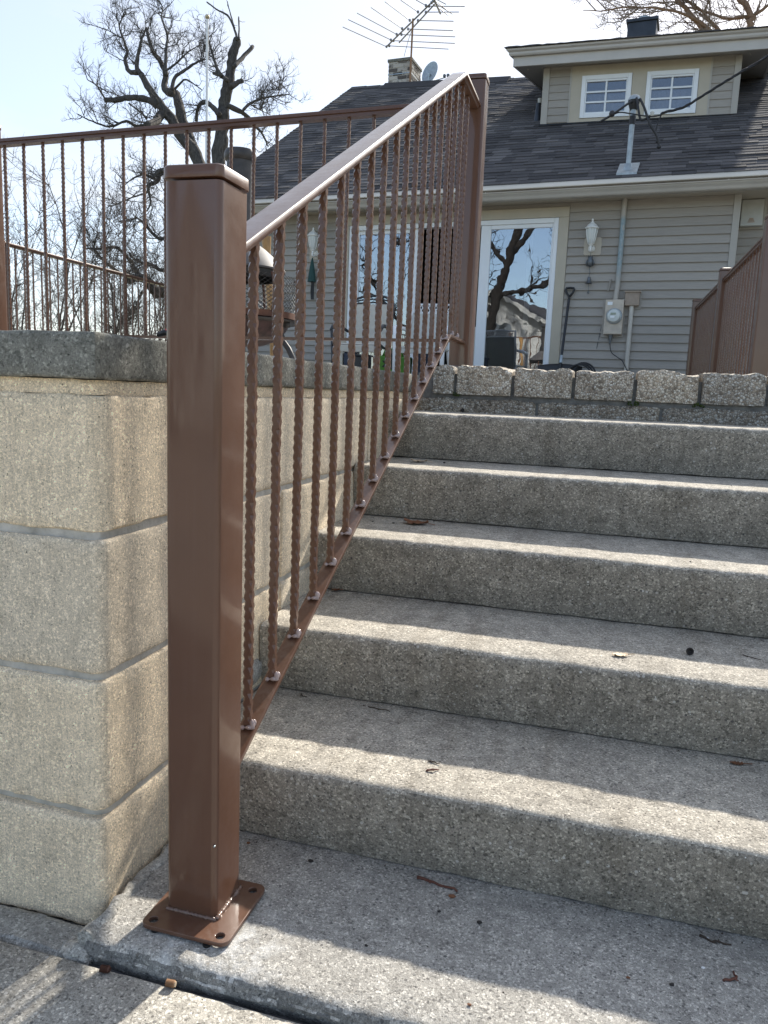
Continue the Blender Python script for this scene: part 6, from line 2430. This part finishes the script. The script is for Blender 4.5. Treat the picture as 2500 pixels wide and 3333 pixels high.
bare_tree('bare_tree', 'second dark bare tree beyond the driveway, mirrored in the left door panel', (-10.8, -11.0, -0.13),
          [(-10.8, -11.0, -0.13), (-10.9, -11.0, 3.2), (-10.5, -11, 5.7), (-10.7, -11, 8.0)], 0.28, 0.12,
          [([(-10.9, -11, 3.1), (-12.4, -10.8, 4.4), (-13.6, -10.8, 6.4)], 0.13, 0.03),
           ([(-10.6, -11, 5.2), (-9.2, -11.2, 6.6), (-8.2, -11.3, 8.6)], 0.13, 0.03),
           ([(-10.6, -11, 6.4), (-12.0, -11.2, 8.0), (-12.9, -11.3, 10.0)], 0.12, 0.03),
           ([(-10.7, -11, 7.9), (-10.2, -11, 9.6), (-10.4, -11, 11.2)], 0.11, 0.03),
           ([(-10.9, -11, 3.8), (-9.6, -10.9, 4.4), (-8.4, -10.9, 5.8)], 0.11, 0.03)], [(3.2, 1.8, 0.22, 0.034), (4.5, 0.8, 0.30, 0.016), (3.0, 0.4, 0.34, 0.009)], M['barkdark'], M['twigsdark'], 57)

# ------------------------------------------------------------------ small litter on the steps
STEPZ = {0: 0.0, 1: R_, 2: 2 * R_, 3: 3 * R_, 4: 4 * R_, 5: 5 * R_}


def dead_leaf(x, y, z, ln, wd, curl, rot, label, mat):
    mb = MB()
    n = 9
    vs, fs = [], []
    for i in range(n + 1):
        f = i / n
        wv = wd * math.sin(math.pi * min(1, f * 0.98 + 0.02)) ** 0.7 * (1 + 0.25 * math.sin(i * 2.6))
        zz = 0.003 + curl * (abs(f - 0.5) * 1.3) ** 1.6
        for s in (-1, 0, 1):
            a = (f - 0.5) * ln
            b = s * wv
            z2 = zz + abs(s) * curl * 0.55 * (0.6 + 0.4 * math.sin(i * 1.7 + s)) + 0.0016 * math.sin(i * 3.1 + s * 2)
            vs.append((x + a * math.cos(rot) - b * math.sin(rot), y + a * math.sin(rot) + b * math.cos(rot), z + max(0.0015, z2)))
    for i in range(n):
        for k in range(2):
            a = i * 3 + k
            fs.append((a, a + 1, a + 4, a + 3))
    m = len(vs)
    vs2 = [(a, b, c - 0.0007) for a, b, c in vs]
    mb.add(vs, fs)
    mb.add(vs2, [tuple(reversed(f)) for f in fs])
    t = thing('dead_leaf', label, 'leaf', (x, y, z), 'dead leaves on the steps')
    mb.build('blade', mat, t, smooth=True)
    mb = MB()
    a = 0.5 * ln
    mb.tube([(x + a * math.cos(rot), y + a * math.sin(rot), z + 0.004 + curl * 0.3), (x + (a + 0.02) * math.cos(rot + 0.2), y + (a + 0.02) * math.sin(rot + 0.2), z + 0.003)], 0.0012, 5)
    mb.build('stalk', mat, t)


dead_leaf(0.03, 1.338, STEPZ[3], 0.090, 0.032, 0.013, -0.15, 'curled brown dead leaf on the middle tread near the railing', M['leaf'])
dead_leaf(-0.045, 1.66, STEPZ[4], 0.065, 0.022, 0.008, -0.1, 'pale edged dead leaf on the second tread from the top beside the railing', M['leafpale'])
dead_leaf(0.695, 0.756, STEPZ[2], 0.040, 0.012, 0.004, 0.35, 'small pale dry leaf lying alone in the sunlit strip of a tread', M['leafpale'])
dead_leaf(0.960, 0.637, STEPZ[1], 0.030, 0.008, 0.003, 0.1, 'small dark red leaf in the shade of the lowest riser at right', M['leaf'])
dead_leaf(-0.148, 1.046, STEPZ[2], 0.026, 0.011, 0.006, 0.4, 'rusty round leaf scrap in the corner behind the bottom rail', M['leaf'])
dead_leaf(0.375, 1.93, STEPZ[4] + 0.0, 0.022, 0.007, 0.003, 0.8, 'tiny leaf scrap in the middle of the second highest tread', M['leaf'])


def acorn(x, y, z, r, label, rot=0.3):
    t = thing('acorn_cap', label, 'acorn cap', (x, y, z), 'acorn caps on the steps')
    mb = MB()
    Mx = Matrix.Rotation(math.radians(75), 4, 'X') @ Matrix.Rotation(rot, 4, 'Y')
    mb.lathe((x, y, z + r), [(r * 0.15, -r * 0.75), (r * 0.7, -r * 0.55), (r, 0.0), (r * 0.96, r * 0.45), (r * 0.78, r * 0.5), (r * 0.7, r * 0.1), (r * 0.2, -r * 0.3)], 16, Mx)
    mb.build('cup', M['acorn'], t, smooth=True)
    mb = MB()
    mb.lathe((x, y, z + r), [(r * 0.16, -r * 1.05), (r * 0.13, -r * 0.7)], 8, Mx)
    mb.build('stub', M['acorn'], t)


acorn(0.862, 0.833, STEPZ[2], 0.0095, 'black hollow acorn cap in the shaded part of a tread right of the pale leaf')
acorn(0.151, 1.456, STEPZ[3], 0.0085, 'dark acorn cap against the riser at the end of the fallen twig', 0.9)
acorn(0.016, 2.185, STEPZ[5], 0.0095, 'dark acorn cap on the top tread against the weathered lower blocks', 1.2)


def twig(pts, r, label, mat='twig'):
    t = MB()
    P, rr = smooth_path(pts, (r, r * 0.6), 4, r * 0.4, rg)
    t.tube(P, rr, 6)
    i = len(P) // 3
    d = (P[i + 1] - P[i]).normalized()
    t.tube([P[i], P[i] + d * 0.006 + Vector((d.y, -d.x, 0)) * 0.006], [r * 0.8, r * 0.4], 5)
    tag(t.build('twig', M[mat], None, smooth=True), label, 'twig', 'twigs on the steps')


zz = 0.0022
twig([(0.07, 1.43, STEPZ[3] + zz), (0.11, 1.425, STEPZ[3] + 0.006), (0.145, 1.43, STEPZ[3] + zz)], 0.0016, 'thin twig on the middle tread beside the dark acorn cap')
twig([(0.320, 0.258, zz), (0.355, 0.252, 0.004), (0.405, 0.240, zz)], 0.0034, 'red-brown flat bark twig, longest on the landing, near the lowest riser', 'twigred')
twig([(0.300, 0.405, STEPZ[1] + zz), (0.326, 0.401, STEPZ[1] + 0.004)], 0.0018, 'short dark twig on the lowest tread at the edge of the sunlit strip')
twig([(0.306, 0.360, STEPZ[1] + zz), (0.318, 0.366, STEPZ[1] + 0.005), (0.330, 0.374, STEPZ[1] + zz)], 0.0024, 'stubby red twig in the sunlit strip of the lowest tread', 'twigred')
twig([(0.885, 0.155, zz), (0.906, 0.168, 0.004), (0.905, 0.185, zz)], 0.0026, 'hooked dark red twig on the landing at right', 'twigred')
twig([(0.860, 0.263, zz), (0.885, 0.255, 0.003), (0.912, 0.256, zz)], 0.0024, 'curved dark twig beside a white scrap near the right end of the landing')
twig([(0.992, 0.880, STEPZ[2] + zz), (1.03, 0.858, STEPZ[2] + zz)], 0.0013, 'straight hair-thin twig at the right end of a shaded tread')
twig([(-0.10, 0.655, STEPZ[1] + zz), (-0.092, 0.643, STEPZ[1] + 0.003), (-0.078, 0.640, STEPZ[1] + zz)], 0.0015, 'small curled twig in the dark crack behind the bottom rail')
twig([(0.090, 0.640, STEPZ[1] + zz), (0.125, 0.634, STEPZ[1] + 0.003), (0.150, 0.630, STEPZ[1] + zz)], 0.0015, 'thin dark twig lying along the foot of the second riser')


def crumb(x, y, z, r, label, mat='acorn'):
    r *= 0.72
    bm = bmesh.new()
    bmesh.ops.create_icosphere(bm, subdivisions=2, radius=1)
    mb = MB()
    for v in bm.verts:
        k = 1 + 0.5 * noise.noise(v.co * 1.7 + Vector((x * 40, y * 40, 0)))
        v.co = Vector((x + v.co.x * r * k, y + v.co.y * r * k * 0.7, z + r * 0.45 + v.co.z * r * 0.5 * k))
    mb.add([v.co[:] for v in bm.verts], [[v.index for v in f.verts] for f in bm.faces])
    bm.free()
    tag(mb.build('bark_crumb', M[mat], None, smooth='auto'), label, 'bark crumb', 'bark crumbs on the steps')


crumb(0.398, 0.222, 0.0, 0.009, 'dark bark crumb just below the long red-brown twig on the landing', 'leaf')
crumb(0.382, 0.171, 0.0, 0.0055, 'small dark bark crumb on the landing left of a larger crumb')
crumb(0.461, 0.165, 0.0, 0.0075, 'black bark crumb near the middle of the landing')
crumb(0.277, 0.039, 0.0, 0.0045, 'tiny black crumb where the landing shade meets the sunlit edge')
crumb(0.476, -0.036, 0.0, 0.005, 'tiny brown crumb in the sunlit edge of the landing', 'leaf')
crumb(0.798, 0.117, 0.0, 0.006, 'dark crumb on the landing left of the hooked red twig')
crumb(0.727, 0.110, 0.0, 0.005, 'smaller dark crumb on the landing, left neighbour of a dark crumb', 'leaf')
crumb(-0.057, 0.255, 0.0, 0.006, 'reddish crumb in the corner of post and lowest riser', 'leaf')
crumb(0.094, 0.238, 0.0, 0.008, 'dark bark crumb below the lowest riser right of the front post')
crumb(-0.043, 1.317, STEPZ[3], 0.006, 'dark bark crumb left of the curled brown leaf')
crumb(-0.115, 1.315, STEPZ[3], 0.005, 'dark bark crumb close to the bottom rail on the middle tread')
crumb(0.046, 1.691, STEPZ[4], 0.007, 'dark bark crumb right of the pale edged leaf')
crumb(0.855, 0.178, 0.0, 0.0045, 'white paper scrap on the landing above the hooked red twig', 'paper')
crumb(0.872, 0.262, 0.0, 0.004, 'white paper scrap at the end of the curved dark twig', 'paper')
crumb(0.125, 2.17, STEPZ[5], 0.005, 'white scrap on the top tread right of the acorn cap', 'paper')


grit = MB()
rgg = random.Random(77)
for k in range(0, 6):
    z = k * R_
    yb = Y1 + k * T_ + 0.022 if k < 5 else YB
    for i in range(330 if k < 3 else 190):
        if rgg.random() < 0.72:
            x = rgg.uniform(XW + 0.03, 1.7)
            y = yb - abs(rgg.gauss(0, 0.016)) - 0.001
        else:
            x = rgg.uniform(XW + 0.03, 1.6)
            y = yb - rgg.uniform(0.01, 0.34 if k else 0.33)
        r = rgg.uniform(0.0007, 0.0022) * (1.6 if rgg.random() < 0.06 else 1)
        a = rgg.uniform(0, 6.28)
        c, s_ = math.cos(a) * r, math.sin(a) * r
        grit.add([(x - c, y - s_, z + 0.0002), (x + s_, y - c, z + 0.0002), (x + c * 1.3, y + s_ * 1.3, z + 0.0002), (x + 0.2 * r, y, z + r * 0.9)], [(0, 1, 3), (1, 2, 3), (2, 0, 3), (2, 1, 0)])
grit.build('grit', M['twig'], None, kind='stuff')


def stub(x, y, z, rot, label, mat):
    t = thing('threaded_stub', label, 'bolt stub', (x, y, z), 'cut bolt stubs on the sidewalk')
    mb = MB()
    Mx = Matrix.Rotation(rot, 4, 'Z') @ Matrix.Rotation(math.radians(90), 4, 'Y')
    prof = [(0.004, -0.008)]
    for i in range(9):
        prof += [(0.0062, -0.0078 + i * 0.0017), (0.0052, -0.0070 + i * 0.0017)]
    prof += [(0.004, 0.0082)]
    mb.lathe((x, y, z + 0.0062), prof, 14, Mx)
    mb.build('thread', M[mat], t, smooth='auto')
    mb = MB()
    mb.lathe((x, y, z + 0.0062), [(0.0044, 0.0080), (0.0044, 0.0088)], 12, Mx)
    mb.build('cut_face', M['leafpale'] if mat == 'copper' else M['stub'], t)


stub(-0.139, -0.133, -0.0268, 0.15, 'dark rusty cut bolt stub on the sidewalk below the wall corner', 'stub')
stub(-0.016, -0.126, -0.0270, 0.1, 'pale rusty cut bolt stub at the joint below the base plate', 'copper')
